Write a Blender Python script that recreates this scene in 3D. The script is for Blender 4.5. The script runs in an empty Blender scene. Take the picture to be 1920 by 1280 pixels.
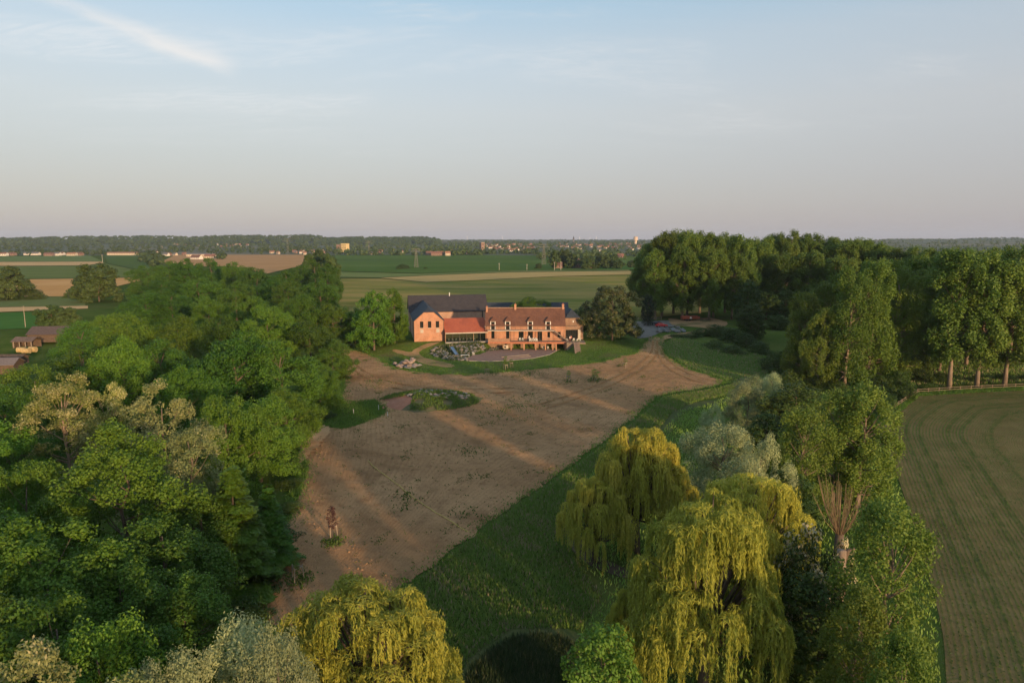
import bpy, bmesh, math, random
import numpy as np
from mathutils import Vector, Matrix
from mathutils.geometry import delaunay_2d_cdt
SC = bpy.context.scene
COL = SC.collection
R = math.radians
# ------------------------------------------------------------------ camera
CZ = 30.5; F = 1280.0; TH = math.atan(193 / 1280)
cd = bpy.data.cameras.new('camera'); cam = bpy.data.objects.new('camera', cd); COL.objects.link(cam)
cam.location = (0, 0, CZ); cam.rotation_euler = (R(90) - TH, 0, 0)
cd.sensor_width = 36; cd.lens = 24; cd.clip_start = 0.5; cd.clip_end = 40000
SC.camera = cam
# ------------------------------------------------------------------ light
SUN_AZ, SUN_EL = 148.0, 7.0          # degrees clockwise from +Y, degrees above the horizon
SC.view_settings.view_transform = 'Standard'; SC.view_settings.look = 'None'
SC.view_settings.gamma = 1; SC.view_settings.use_curve_mapping = False
SC.view_settings.exposure = 0.8
def ray(px, py):
    u = (px - 960) / F; v = (640 - py) / F
    return (u, math.cos(TH) + v * math.sin(TH), -math.sin(TH) + v * math.cos(TH))
w = bpy.data.worlds.new('World'); SC.world = w; w.use_nodes = True
nt = w.node_tree; nt.nodes.clear()
def N(t, typ, **kw):
    n = t.nodes.new(typ)
    for k, v in kw.items():
        if k == 'ins':
            for a, b in v.items(): n.inputs[a].default_value = b
        else: setattr(n, k, v)
    return n
def math_(t, op, a, b=None, clamp=False):
    n = t.nodes.new('ShaderNodeMath'); n.operation = op; n.use_clamp = clamp
    for i, s in enumerate((a, b)):
        if s is None: continue
        if isinstance(s, (int, float)): n.inputs[i].default_value = s
        else: t.links.new(s, n.inputs[i])
    return n.outputs[0]
def mapr(t, x, a, b, c=0.0, d=1.0, smooth=True):
    n = t.nodes.new('ShaderNodeMapRange'); n.interpolation_type = 'SMOOTHSTEP' if smooth else 'LINEAR'
    t.links.new(x, n.inputs[0])
    for i, v in enumerate((a, b, c, d)): n.inputs[i + 1].default_value = v
    return n.outputs[0]
def mix(t, fac, a, b):
    n = t.nodes.new('ShaderNodeMix'); n.data_type = 'RGBA'
    for s, i in ((fac, 0), (a, 6), (b, 7)):
        if isinstance(s, (int, float)): n.inputs[i].default_value = s
        elif isinstance(s, tuple): n.inputs[i].default_value = (*s, 1)
        else: t.links.new(s, n.inputs[i])
    return n.outputs[2]
sky = N(nt, 'ShaderNodeTexSky', sky_type='NISHITA', sun_disc=False, sun_elevation=R(SUN_EL), sun_rotation=R(SUN_AZ),
        altitude=0.0, air_density=1.0, dust_density=0.7, ozone_density=1.0)
geo = N(nt, 'ShaderNodeTexCoord'); sp = N(nt, 'ShaderNodeSeparateXYZ'); nt.links.new(geo.outputs['Generated'], sp.inputs[0])
dx, dy, dz = sp.outputs
dzp = math_(nt, 'MAXIMUM', dz, 0.02)
# thin cirrus veil: a flat layer seen in perspective, so it gathers towards the horizon all round
cu = math_(nt, 'DIVIDE', dx, math_(nt, 'ADD', dzp, 0.12)); cv = math_(nt, 'DIVIDE', dy, math_(nt, 'ADD', dzp, 0.12))
cmb = N(nt, 'ShaderNodeCombineXYZ'); nt.links.new(math_(nt, 'MULTIPLY', cu, 0.55), cmb.inputs[0]); nt.links.new(math_(nt, 'MULTIPLY', cv, 1.5), cmb.inputs[1])
nz = N(nt, 'ShaderNodeTexNoise', ins={'Scale': 1.1, 'Detail': 7.0, 'Roughness': 0.58, 'Distortion': 0.8}); nt.links.new(cmb.outputs[0], nz.inputs[0])
nzf = N(nt, 'ShaderNodeTexNoise', ins={'Scale': 6.5, 'Detail': 7.0, 'Roughness': 0.66, 'Distortion': 2.2}); nt.links.new(cmb.outputs[0], nzf.inputs[0])
cirrus = math_(nt, 'MULTIPLY', mapr(nt, nz.outputs[0], 0.40, 0.72), math_(nt, 'MULTIPLY', mapr(nt, nzf.outputs[0], 0.30, 0.70, 0.35, 1.0), mapr(nt, dz, 0.06, 0.20)))
# one brighter streak of cirrus (upper left)
def gn(px, py):
    d = ray(px, py); return d[0] / d[1], d[2] / d[1]
a0, a1 = gn(40, -25), gn(455, 135)
ex, ez = a1[0] - a0[0], a1[1] - a0[1]; L = math.hypot(ex, ez); ex /= L; ez /= L
dyp = math_(nt, 'MAXIMUM', dy, 0.05)
gu = math_(nt, 'SUBTRACT', math_(nt, 'DIVIDE', dx, dyp), a0[0]); gv = math_(nt, 'SUBTRACT', math_(nt, 'DIVIDE', dz, dyp), a0[1])
ss = math_(nt, 'ADD', math_(nt, 'MULTIPLY', gu, ex), math_(nt, 'MULTIPLY', gv, ez))
tt = math_(nt, 'SUBTRACT', math_(nt, 'MULTIPLY', gv, ex), math_(nt, 'MULTIPLY', gu, ez))
cmb2 = N(nt, 'ShaderNodeCombineXYZ'); nt.links.new(math_(nt, 'MULTIPLY', ss, 7.0), cmb2.inputs[0]); nt.links.new(math_(nt, 'MULTIPLY', tt, 26.0), cmb2.inputs[1])
nz2 = N(nt, 'ShaderNodeTexNoise', ins={'Scale': 1.0, 'Detail': 5.0, 'Roughness': 0.6}); nt.links.new(cmb2.outputs[0], nz2.inputs[0])
tw = math_(nt, 'ADD', tt, math_(nt, 'MULTIPLY', math_(nt, 'SUBTRACT', nz2.outputs[0], 0.5), 0.03))
wid = math_(nt, 'MULTIPLY', mapr(nt, ss, 0.0, L, 0.55, 1.25), 1.0)
ta = math_(nt, 'DIVIDE', math_(nt, 'ABSOLUTE', tw), wid)
streak = math_(nt, 'MULTIPLY', mapr(nt, ta, 0.020, -0.006), math_(nt, 'MULTIPLY', mapr(nt, ss, -0.15, 0.30, 0.15, 1.0), mapr(nt, ss, L + 0.005, L - 0.05)))
streak = math_(nt, 'MULTIPLY', streak, math_(nt, 'MULTIPLY', mapr(nt, nz2.outputs[0], 0.25, 0.7, 0.5, 1.0), mapr(nt, dy, 0.05, 0.2)))
SKY_K = 0.15
UN = 1.0 / (SKY_K * 2 ** SC.view_settings.exposure)
rp_ = N(nt, 'ShaderNodeValToRGB'); nt.links.new(dz, rp_.inputs[0]); cr_ = rp_.color_ramp
stops = [(0.0, (.320, .315, .375)), (.087, (.362, .343, .395)), (.17, (.400, .378, .405)), (.26, (.345, .372, .420)), (.31, (.255, .350, .440)), (1.0, (.25, .34, .46))]
while len(cr_.elements) < len(stops): cr_.elements.new(0.5)
for e_, (p_, c_) in zip(cr_.elements, stops): e_.position = p_; e_.color = (*c_, 1)
vs_ = N(nt, 'ShaderNodeVectorMath', operation='SCALE'); nt.links.new(rp_.outputs[0], vs_.inputs[0]); vs_.inputs['Scale'].default_value = UN
sh_ = mapr(nt, dz, 0.0, 0.31, 0.15, 0.38)
ns_ = N(nt, 'ShaderNodeVectorMath', operation='SCALE'); nt.links.new(sky.outputs[0], ns_.inputs[0]); nt.links.new(sh_, ns_.inputs['Scale'])
ad_ = N(nt, 'ShaderNodeVectorMath', operation='ADD'); nt.links.new(ns_.outputs[0], ad_.inputs[0]); nt.links.new(vs_.outputs[0], ad_.inputs[1])
ci_ = N(nt, 'ShaderNodeVectorMath', operation='SCALE'); nt.links.new(ad_.outputs[0], ci_.inputs[0]); nt.links.new(mapr(nt, cirrus, 0, 1, 1.0, 1.12), ci_.inputs['Scale'])
gr_ = N(nt, 'ShaderNodeRGBToBW'); nt.links.new(ci_.outputs[0], gr_.inputs[0]); gc_ = N(nt, 'ShaderNodeCombineColor')
for k_ in range(3): nt.links.new(gr_.outputs[0], gc_.inputs[k_])
c1 = mix(nt, mapr(nt, cirrus, 0, 1, 0.0, 0.5), ci_.outputs[0], gc_.outputs[0])
c1 = mix(nt, math_(nt, 'MULTIPLY', streak, 1.0), c1, tuple(x * UN for x in (.88, .86, .84)))
bg = N(nt, 'ShaderNodeBackground', ins={'Strength': SKY_K}); nt.links.new(c1, bg.inputs[0])
wo = N(nt, 'ShaderNodeOutputWorld'); nt.links.new(bg.outputs[0], wo.inputs[0])
sl = bpy.data.lights.new('sun', 'SUN'); sl.energy = 3.1; sl.angle = R(2.2); sl.color = (1.0, 0.66, 0.37)
so = bpy.data.objects.new('sun', sl); COL.objects.link(so)
sd = Vector((math.sin(R(SUN_AZ)) * math.cos(R(SUN_EL)), math.cos(R(SUN_AZ)) * math.cos(R(SUN_EL)), math.sin(R(SUN_EL))))
so.rotation_euler = sd.to_track_quat('Z', 'Y').to_euler(); so.location = sd * 200
cy = SC.cycles
cy.max_bounces = 5; cy.diffuse_bounces = 2; cy.glossy_bounces = 2; cy.transmission_bounces = 4; cy.transparent_max_bounces = 6; cy.volume_bounces = 0
cy.use_adaptive_sampling = True; cy.adaptive_threshold = 0.015
cy.caustics_reflective = False; cy.caustics_refractive = False
# ------------------------------------------------------------------ helpers
def sm(a, b, x):
    t = np.clip((np.asarray(x, float) - a) / (b - a), 0, 1); return t * t * (3 - 2 * t)
_rs = np.random.RandomState(7)
_wv = [(_rs.uniform(0, 6.28), _rs.uniform(0, 6.28), 1.0 / l, a) for l, a in ((23, .22), (14, .14), (37, .3), (9, .07), (18, .16))]
def und(x, y):
    s = 0
    for p, q, k, a in _wv: s = s + a * np.sin(x * k * 2.1 * math.cos(p) + y * k * 2.1 * math.sin(p) + q)
    return s
def zg(x, y):
    """terrain height: 0 on the upper level round the farm, about -3 on the low ground towards the camera"""
    x = np.asarray(x, float); y = np.asarray(y, float)
    inh = sm(-10, -7, x) * (1 - sm(16.5, 19, x))
    east = sm(19, 32, x); west = 1 - sm(-46, -27, x)
    y0 = 192 + inh * 11.5 - east * 25 - west * 10
    y1 = 203 + inh * 3 + east * 14 + west * 14
    up = sm(0, 1, (y - y0) / (y1 - y0))
    low = -2.5 - 1.5 * np.clip((180 - y) / 125, 0, 1)
    near = (1 - sm(150, 190, y)) * sm(10, 40, y)
    return low * (1 - up) + und(x, y) * near * 0.55
def G(px, py, off=0.0):
    d = ray(px, py); z = -2.0
    for _ in range(25):
        t = (z - CZ) / d[2]; z = 0.5 * z + 0.5 * float(zg(d[0] * t, d[1] * t))
    return Vector((d[0] * t, d[1] * t, z + off))
def PY(px, py, Y):
    d = ray(px, py); t = Y / d[1]; return Vector((d[0] * t, Y, CZ + d[2] * t))
def tag(o, label=None, cat=None, group=None, kind=None, category=None):
    for k, v in (('label', label), ('category', cat or category), ('group', group), ('kind', kind)):
        if v is not None: o[k] = v
    return o
def empty(name, loc=(0, 0, 0), rz=0.0, **kw):
    o = bpy.data.objects.new(name, None); COL.objects.link(o); o.location = loc; o.rotation_euler = (0, 0, rz)
    o.empty_display_size = 0.2
    return tag(o, **kw)
def link(name, me, parent=None, **kw):
    o = bpy.data.objects.new(name, me); COL.objects.link(o)
    if parent is not None: o.parent = parent
    return tag(o, **kw)
class MB:
    """collects faces, builds ONE mesh object"""
    def __init__(s): s.v = []; s.f = []; s.m = []
    def add(s, vs, fs, mi=0):
        b = len(s.v); s.v += [tuple(v) for v in vs]; s.f += [tuple(i + b for i in f) for f in fs]; s.m += [mi] * len(fs); return s
    def box(s, x0, x1, y0, y1, z0, z1, mi=0):
        return s.add([(x0, y0, z0), (x1, y0, z0), (x1, y1, z0), (x0, y1, z0), (x0, y0, z1), (x1, y0, z1), (x1, y1, z1), (x0, y1, z1)],
                     [(0, 3, 2, 1), (4, 5, 6, 7), (0, 1, 5, 4), (1, 2, 6, 5), (2, 3, 7, 6), (3, 0, 4, 7)], mi)
    def slab(s, a, b, c, d, t, mi=0):
        """a thick sheet: four corners (counter-clockwise seen from outside), thickness inwards"""
        a, b, c, d = map(Vector, (a, b, c, d)); n = (b - a).cross(d - a).normalized() * t
        return s.add([a, b, c, d, a - n, b - n, c - n, d - n], [(0, 1, 2, 3), (7, 6, 5, 4), (0, 4, 5, 1), (1, 5, 6, 2), (2, 6, 7, 3), (3, 7, 4, 0)], mi)
    def tri_slab(s, a, b, c, t, mi=0):
        a, b, c = map(Vector, (a, b, c)); n = (b - a).cross(c - a).normalized() * t
        return s.add([a, b, c, a - n, b - n, c - n], [(0, 1, 2), (5, 4, 3), (0, 3, 4, 1), (1, 4, 5, 2), (2, 5, 3, 0)], mi)
    def bar(s, p, q, w, h=None, mi=0):
        p, q = Vector(p), Vector(q); h = h or w; d = (q - p).normalized()
        u = d.cross(Vector((0, 0, 1)));
        if u.length < 1e-3: u = Vector((1, 0, 0))
        u.normalize(); v = u.cross(d); u *= w / 2; v *= h / 2
        return s.add([p - u - v, p + u - v, p + u + v, p - u + v, q - u - v, q + u - v, q + u + v, q - u + v],
                     [(0, 1, 2, 3), (7, 6, 5, 4), (0, 4, 5, 1), (1, 5, 6, 2), (2, 6, 7, 3), (3, 7, 4, 0)], mi)
    def tube(s, pts, rad, n=6, mi=0, cap=True):
        rings = []; b = len(s.v)
        pts = [Vector(p) for p in pts]
        for i, p in enumerate(pts):
            d = (pts[min(i + 1, len(pts) - 1)] - pts[max(i - 1, 0)]).normalized()
            u = d.cross(Vector((0.3, 0.9, 0.1))); u.normalize(); v = d.cross(u)
            for k in range(n):
                a = 2 * math.pi * k / n; s.v.append(tuple(p + (u * math.cos(a) + v * math.sin(a)) * rad[i]))
        for i in range(len(pts) - 1):
            for k in range(n):
                s.f.append((b + i * n + k, b + i * n + (k + 1) % n, b + (i + 1) * n + (k + 1) % n, b + (i + 1) * n + k)); s.m.append(mi)
        if cap: s.f.append(tuple(b + (len(pts) - 1) * n + k for k in range(n))); s.m.append(mi); s.f.append(tuple(b + k for k in reversed(range(n)))); s.m.append(mi)
        return s
    def mesh(s, name, mats, smooth=False):
        me = bpy.data.meshes.new(name); me.from_pydata(s.v, [], s.f)
        for m in (mats if isinstance(mats, (list, tuple)) else [mats]): me.materials.append(m)
        if len(set(s.m)) > 1 or (s.m and s.m[0]): me.polygons.foreach_set('material_index', s.m)
        if smooth: me.polygons.foreach_set('use_smooth', [True] * len(s.f))
        me.update(); return me
    def build(s, name, mats, parent=None, smooth=False, **kw):
        return link(name, s.mesh(name, mats, smooth), parent, **kw)
def copy_tree(o, parent=None):
    c = o.copy(); COL.objects.link(c); c.parent = parent
    for ch in list(o.children): copy_tree(ch, c)
    return c
# ------------------------------------------------------------------ materials
def new_mat(name, spec=0.25):
    m = bpy.data.materials.new(name); m.use_nodes = True; t = m.node_tree; t.nodes.clear()
    o = N(t, 'ShaderNodeOutputMaterial'); p = N(t, 'ShaderNodeBsdfPrincipled'); t.links.new(p.outputs[0], o.inputs[0])
    p.inputs['Specular IOR Level'].default_value = spec
    return m, t, p, o
def noise(t, vec, scale, detail=4, rough=0.55, dist=0.0):
    n = N(t, 'ShaderNodeTexNoise', ins={'Scale': scale, 'Detail': float(detail), 'Roughness': rough, 'Distortion': dist}); t.links.new(vec, n.inputs[0]); return n.outputs[0]
def surf(name, c1, c2, scale=0.5, rough=0.85, bump=0.0, bscale=6.0, c3=None, spec=0.25, metal=0.0, stretch=None, fine=0.0):
    m, t, p, o = new_mat(name)
    tc = N(t, 'ShaderNodeTexCoord').outputs['Object']
    if stretch:
        mp = N(t, 'ShaderNodeMapping'); mp.inputs['Scale'].default_value = stretch; t.links.new(tc, mp.inputs[0]); tc = mp.outputs[0]
    n1 = noise(t, tc, scale, 6, 0.6)
    col = mix(t, mapr(t, n1, 0.3, 0.7), c1, c2)
    if c3: col = mix(t, mapr(t, noise(t, tc, scale * 0.31, 4), 0.5, 0.68), col, c3)
    if fine:
        k = mapr(t, noise(t, tc, scale * 9, 3, 0.7), 0.25, 0.75, 1 - fine, 1 + fine, False)
        mm = N(t, 'ShaderNodeVectorMath', operation='SCALE'); t.links.new(col, mm.inputs[0]); t.links.new(k, mm.inputs['Scale']); col = mm.outputs[0]
    t.links.new(col, p.inputs['Base Color']); p.inputs['Roughness'].default_value = rough
    p.inputs['Specular IOR Level'].default_value = spec; p.inputs['Metallic'].default_value = metal
    if bump:
        b = N(t, 'ShaderNodeBump', ins={'Strength': 1.0, 'Distance': bump}); t.links.new(noise(t, tc, bscale, 5, 0.65), b.inputs['Height']); t.links.new(b.outputs[0], p.inputs['Normal'])
    return m
def plain(name, c, rough=0.7, var=0.12, scale=2.0, spec=0.25, metal=0.0):
    return surf(name, tuple(x * (1 - var) for x in c), tuple(x * (1 + var) for x in c), scale, rough, spec=spec, metal=metal)
def leaf_mat(name, c1, c2, c3=None, split=0.8, trans=0.3, tcol=None):
    m, t, p, o = new_mat(name)
    at = N(t, 'ShaderNodeAttribute', attribute_name='tint').outputs['Fac']
    oi = N(t, 'ShaderNodeObjectInfo').outputs['Random']
    col = mix(t, mapr(t, at, 0.0, split, 0, 1, False), c1, c2)
    if c3: col = mix(t, mapr(t, at, split, split + 0.02), col, c3)
    hs = N(t, 'ShaderNodeHueSaturation'); t.links.new(col, hs.inputs['Color'])
    t.links.new(mapr(t, oi, 0, 1, 0.490, 0.518, False), hs.inputs['Hue'])
    t.links.new(math_(t, 'MULTIPLY', mapr(t, math_(t, 'FRACT', math_(t, 'MULTIPLY', oi, 7.31)), 0, 1, 0.76, 1.24, False), 1.0), hs.inputs['Value'])
    t.links.new(hs.outputs[0], p.inputs['Base Color']); p.inputs['Roughness'].default_value = 0.55; p.inputs['Specular IOR Level'].default_value = 0.22
    tr = N(t, 'ShaderNodeBsdfTranslucent'); t.links.new(hs.outputs[0], tr.inputs[0])
    ms = N(t, 'ShaderNodeMixShader', ins={0: trans}); t.links.new(p.outputs[0], ms.inputs[1]); t.links.new(tr.outputs[0], ms.inputs[2]); t.links.new(ms.outputs[0], o.inputs[0])
    return m
# ------------------------------------------------------------------ ground
def ground_mat():
    m, t, p, o = new_mat('grass_ground', 0.0)
    tc = N(t, 'ShaderNodeTexCoord').outputs['Object']
    n1 = noise(t, tc, 0.09, 6, 0.6); n2 = noise(t, tc, 1.3, 5, 0.65); n3 = noise(t, tc, 0.021, 4)
    col = mix(t, mapr(t, n1, 0.35, 0.65), (0.058, 0.105, 0.017), (0.095, 0.135, 0.028))
    col = mix(t, mapr(t, n2, 0.45, 0.8), col, (0.135, 0.125, 0.045))
    col = mix(t, mapr(t, n3, 0.45, 0.7, 0, 0.6), col, (0.105, 0.105, 0.034))
    t.links.new(col, p.inputs['Base Color']); p.inputs['Roughness'].default_value = 0.9
    b = N(t, 'ShaderNodeBump', ins={'Strength': 0.9, 'Distance': 0.12}); t.links.new(noise(t, tc, 3.5, 5, 0.7), b.inputs['Height']); t.links.new(b.outputs[0], p.inputs['Normal'])
    return m
def axis(lo, a, b, hi, fine, growth=1.22):
    xs = list(np.arange(a, b + 0.01, fine)); s = fine
    while xs[-1] < hi: s *= growth; xs.append(min(xs[-1] + s, hi))
    s = fine
    while xs[0] > lo: s *= growth; xs.insert(0, max(xs[0] - s, lo))
    return np.array(xs)
def grid_mesh(name, xs, ys, zf, mat):
    X, Y = np.meshgrid(xs, ys); Z = zf(X, Y); n, k = X.shape
    co = np.stack([X, Y, Z], -1).reshape(-1, 3)
    i = np.arange(n * k).reshape(n, k); q = np.stack([i[:-1, :-1], i[:-1, 1:], i[1:, 1:], i[1:, :-1]], -1).reshape(-1, 4)
    me = bpy.data.meshes.new(name); raw_mesh(me, co, q); me.materials.append(mat)
    me.polygons.foreach_set('use_smooth', np.ones(len(q), bool)); return me
def raw_mesh(me, co, q):
    k = q.shape[1]
    me.vertices.add(len(co)); me.vertices.foreach_set('co', np.ascontiguousarray(co, np.float32).ravel())
    me.loops.add(q.size); me.loops.foreach_set('vertex_index', np.ascontiguousarray(q, np.int32).ravel())
    me.polygons.add(len(q)); me.polygons.foreach_set('loop_start', np.arange(0, q.size, k, dtype=np.int32))
    me.update(calc_edges=True)
def catmull(pts, step):
    out = []; n = len(pts)
    for i in range(n):
        p0, p1, p2, p3 = (np.array(pts[(i + k - 1) % n]) for k in range(4)); m = max(2, int(np.linalg.norm(p2 - p1) / step))
        for j in range(m):
            t = j / m; out.append(0.5 * ((2 * p1) + (-p0 + p2) * t + (2 * p0 - 5 * p1 + 4 * p2 - p3) * t * t + (-p0 + 3 * p1 - 3 * p2 + p3) * t ** 3))
    return np.array(out)
def inside(poly, x, y):
    poly = np.asarray(poly); c = np.zeros(np.shape(x), bool); j = len(poly) - 1
    for i in range(len(poly)):
        xi, yi = poly[i]; xj, yj = poly[j]
        hit = ((yi > y) != (yj > y)); den = (yj - yi) if yj != yi else 1e-9
        c ^= hit & (x < (xj - xi) * (y - yi) / den + xi); j = i
    return c
def world_poly(px, flat=False):
    return [tuple((PZ(*p) if flat else G(*p))[:2]) for p in px]
def PZ(px, py, z=0.0):
    d = ray(px, py); t = (z - CZ) / d[2]; return Vector((d[0] * t, d[1] * t, z))
def patch(name, pts, mat, off=0.03, step=3.0, smooth=True, jit=0.0, label=None, attr=None, seed=1, relief=None):
    rs = np.random.RandomState(seed)
    b = catmull(pts, step * 0.7) if smooth else np.array([np.array(pts[i]) + (np.array(pts[(i + 1) % len(pts)]) - np.array(pts[i])) * t
        for i in range(len(pts)) for t in np.linspace(0, 1, max(2, int(np.linalg.norm(np.array(pts[(i + 1) % len(pts)]) - np.array(pts[i])) / step)), endpoint=False)])
    if jit: b = b + rs.normal(0, jit, b.shape)
    x0, y0 = b.min(0); x1, y1 = b.max(0)
    X, Y = np.meshgrid(np.arange(x0, x1, step), np.arange(y0, y1, step)); X = X.ravel() + rs.uniform(-.2, .2, X.size) * step; Y = Y.ravel() + rs.uniform(-.2, .2, Y.size) * step
    k = inside(b, X, Y); X, Y = X[k], Y[k]
    vs = [Vector(p) for p in b] + [Vector(p) for p in zip(X, Y)]
    r = delaunay_2d_cdt(vs, [], [list(range(len(b)))], 1, 1e-4)
    co = np.array([tuple(v) for v in r[0]]); z = zg(co[:, 0], co[:, 1]) + off
    if relief is not None: z = z + relief(co[:, 0], co[:, 1])
    me = bpy.data.meshes.new(name); me.from_pydata(np.column_stack([co, z]).tolist(), [], [list(f) for f in r[2]])
    me.materials.append(mat); me.polygons.foreach_set('use_smooth', [True] * len(me.polygons))
    if attr is not None:
        for an, fn in attr.items():
            a = me.attributes.new(an, 'FLOAT', 'POINT'); a.data.foreach_set('value', np.asarray(fn(co[:, 0], co[:, 1]), np.float32))
    me.update()
    return link(name, me, kind='structure', label=label or name.replace('_', ' ')), b
# --- bare soil in front of the farm
SOIL_PX = [(640, 662), (652, 656), (700, 668), (740, 690), (800, 699), (870, 702), (960, 696), (1040, 689), (1110, 681), (1160, 670), (1196, 660), (1212, 640), (1238, 631),
           (1240, 648), (1252, 668), (1290, 692), (1355, 713), (1322, 728), (1240, 742), (1180, 790), (1060, 880), (975, 940), (890, 1000), (800, 1068), (740, 1108), (690, 1160), (600, 1175), (486, 1160),
           (496, 1080), (528, 1010), (556, 935), (576, 880), (562, 850), (585, 800), (650, 802), (722, 774), (702, 752), (640, 755), (645, 715)]
SOIL = world_poly(SOIL_PX)
_sp = np.array(SOIL)
def ground_z(x, y):
    """the sheet dips under the soil so that the two never meet inside it"""
    k = np.ones(np.shape(x), bool)
    for a, b in ((0, 0), (2.2, 0), (-2.2, 0), (0, 2.2), (0, -2.2)): k &= inside(_sp, x + a, y + b)
    return zg(x, y) - 0.7 * k
gm = grid_mesh('ground', axis(-9000, -80, 140, 9000, 2.0), axis(-500, 18, 250, 13000, 2.0), ground_z, ground_mat())
link('ground', gm, kind='structure', label='grassy ground reaching from the meadow to the horizon')
ROWD = np.array([43, 82.5]) / np.hypot(43, 82.5)
def soil_row(x, y):
    """harrow lines: parallel to the meadow edge on the right, swinging to run straight at the viewer on the left"""
    k = sm(-30, 4, x - .25 * (y - 95)); return (x * .982 + (y - 95) * .19) * (1 - k) + (x * ROWD[1] - (y - 95) * ROWD[0]) * k
def soil_relief(x, y):
    rs = np.random.RandomState(3); s = 0
    for _ in range(14):
        a = rs.uniform(0, 6.28); l = rs.uniform(2.2, 8); s = s + 0.028 * np.sin((x * math.cos(a) + y * math.sin(a)) * 6.28 / l + rs.uniform(0, 6.28))
    return s * .7 + 0.02 * np.sin(soil_row(x, y) * 6.28 / 2.9)
def soil_mat():
    m, t, p, o = new_mat('bare_soil')
    tc = N(t, 'ShaderNodeTexCoord').outputs['Object']
    at = N(t, 'ShaderNodeAttribute', attribute_name='row').outputs['Fac']
    big = noise(t, tc, 0.045, 5, 0.55); mid = noise(t, tc, 0.5, 6, 0.65); fine = noise(t, tc, 4.0, 5, 0.7)
    col = mix(t, mapr(t, big, 0.35, 0.65), (0.43, 0.240, 0.112), (0.54, 0.315, 0.152))
    col = mix(t, mapr(t, mid, 0.4, 0.75, 0, 0.7), col, (0.275, 0.152, 0.074))
    col = mix(t, mapr(t, fine, 0.55, 0.8, 0, 0.6), col, (0.50, 0.29, 0.135))
    col = mix(t, mapr(t, noise(t, tc, 0.12, 7, 0.72), 0.58, 0.72, 0, 0.3), col, (0.13, 0.115, 0.04))
    col = mix(t, mapr(t, noise(t, tc, 0.085, 7, 0.7, 0.6), 0.50, 0.70, 0, 0.55), col, (0.20, 0.105, 0.048))
    col = mix(t, mapr(t, noise(t, tc, 1.6, 4, 0.75), 0.58, 0.74, 0, 0.55), col, (0.17, 0.092, 0.044))
    wob = math_(t, 'ADD', at, math_(t, 'MULTIPLY', noise(t, tc, 0.16, 3), 0.55))
    fur = math_(t, 'SINE', math_(t, 'MULTIPLY', wob, 6.283 / 0.72))
    fur = math_(t, 'MULTIPLY', fur, mapr(t, noise(t, tc, 0.22, 5, 0.7), 0.36, 0.66, 0.12, 1.0))
    fur2 = math_(t, 'SINE', math_(t, 'MULTIPLY', wob, 6.283 / 2.9))
    col = mix(t, mapr(t, math_(t, 'ADD', fur, math_(t, 'MULTIPLY', fine, 2.0)), 0.8, 2.4, 0, 0.3), col, (0.185, 0.098, 0.044))
    t.links.new(col, p.inputs['Base Color']); p.inputs['Roughness'].default_value = 0.95; p.inputs['Specular IOR Level'].default_value = 0.02
    h = math_(t, 'ADD', math_(t, 'MULTIPLY', fur, 0.11), math_(t, 'ADD', math_(t, 'MULTIPLY', fine, 1.5), math_(t, 'MULTIPLY', mid, 0.8)))
    h = math_(t, 'ADD', h, math_(t, 'MULTIPLY', fur2, 0.05))
    b = N(t, 'ShaderNodeBump', ins={'Strength': 1.0, 'Distance': 0.16}); t.links.new(h, b.inputs['Height']); t.links.new(b.outputs[0], p.inputs['Normal'])
    return m
M_SOIL = soil_mat()
_, SOILB = patch('soil_field', SOIL, M_SOIL, 0.10, 1.1, jit=0.22, attr={'row': soil_row}, relief=soil_relief, label='bare brown harrowed soil below the brick farmhouse')
patch('sandy_patch', world_poly([(560, 868), (566, 835), (578, 806), (612, 800), (618, 812), (602, 832), (586, 850)]), surf('pale_sand', (.50, .29, .14), (.60, .36, .18), .5, .95, .06, 2.5, fine=.15, spec=0), 0.20, .8, jit=.35, relief=soil_relief, label='pale sandy patch at the left edge of the soil')
# --- crop field on the right
CROP_PX = [(1650, 792), (1722, 742), (1800, 737), (1920, 732), (2060, 727), (2250, 760), (2250, 1400), (1790, 1400), (1775, 1280), (1762, 1160), (1715, 990), (1675, 870)]
CROP = world_poly(CROP_PX)
CE = np.array([CROP[8], CROP[9], CROP[10], CROP[11], CROP[0], CROP[1], CROP[2], CROP[3], CROP[4]])[:, :2]
def crop_d(x, y):
    x = np.asarray(x, float); y = np.asarray(y, float)
    c = np.concatenate([np.linspace(CE[i], CE[i + 1], 30, endpoint=False) for i in range(len(CE) - 1)])
    ker = np.ones(25) / 25; cs = np.column_stack([np.convolve(np.pad(c[:, k], 12, 'edge'), ker, 'valid') for k in (0, 1)])
    d = np.full(x.shape, 1e9)
    for p in cs: d = np.minimum(d, np.hypot(x - p[0], y - p[1]))
    return d
RI = np.array(G(1920, 1010)[:2]) - np.array(G(1770, 850)[:2]); RI = RI / np.hypot(*RI)
def crop_row(x, y):
    d = crop_d(x, y); q = x * RI[1] - y * RI[0]
    k = sm(13, 30, d); return d * (1 - k) + (q + 80) * k
def rowv(t, at):
    c = N(t, 'ShaderNodeCombineXYZ'); t.links.new(math_(t, 'MULTIPLY', at, 0.8), c.inputs[0]); return c.outputs[0]
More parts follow.
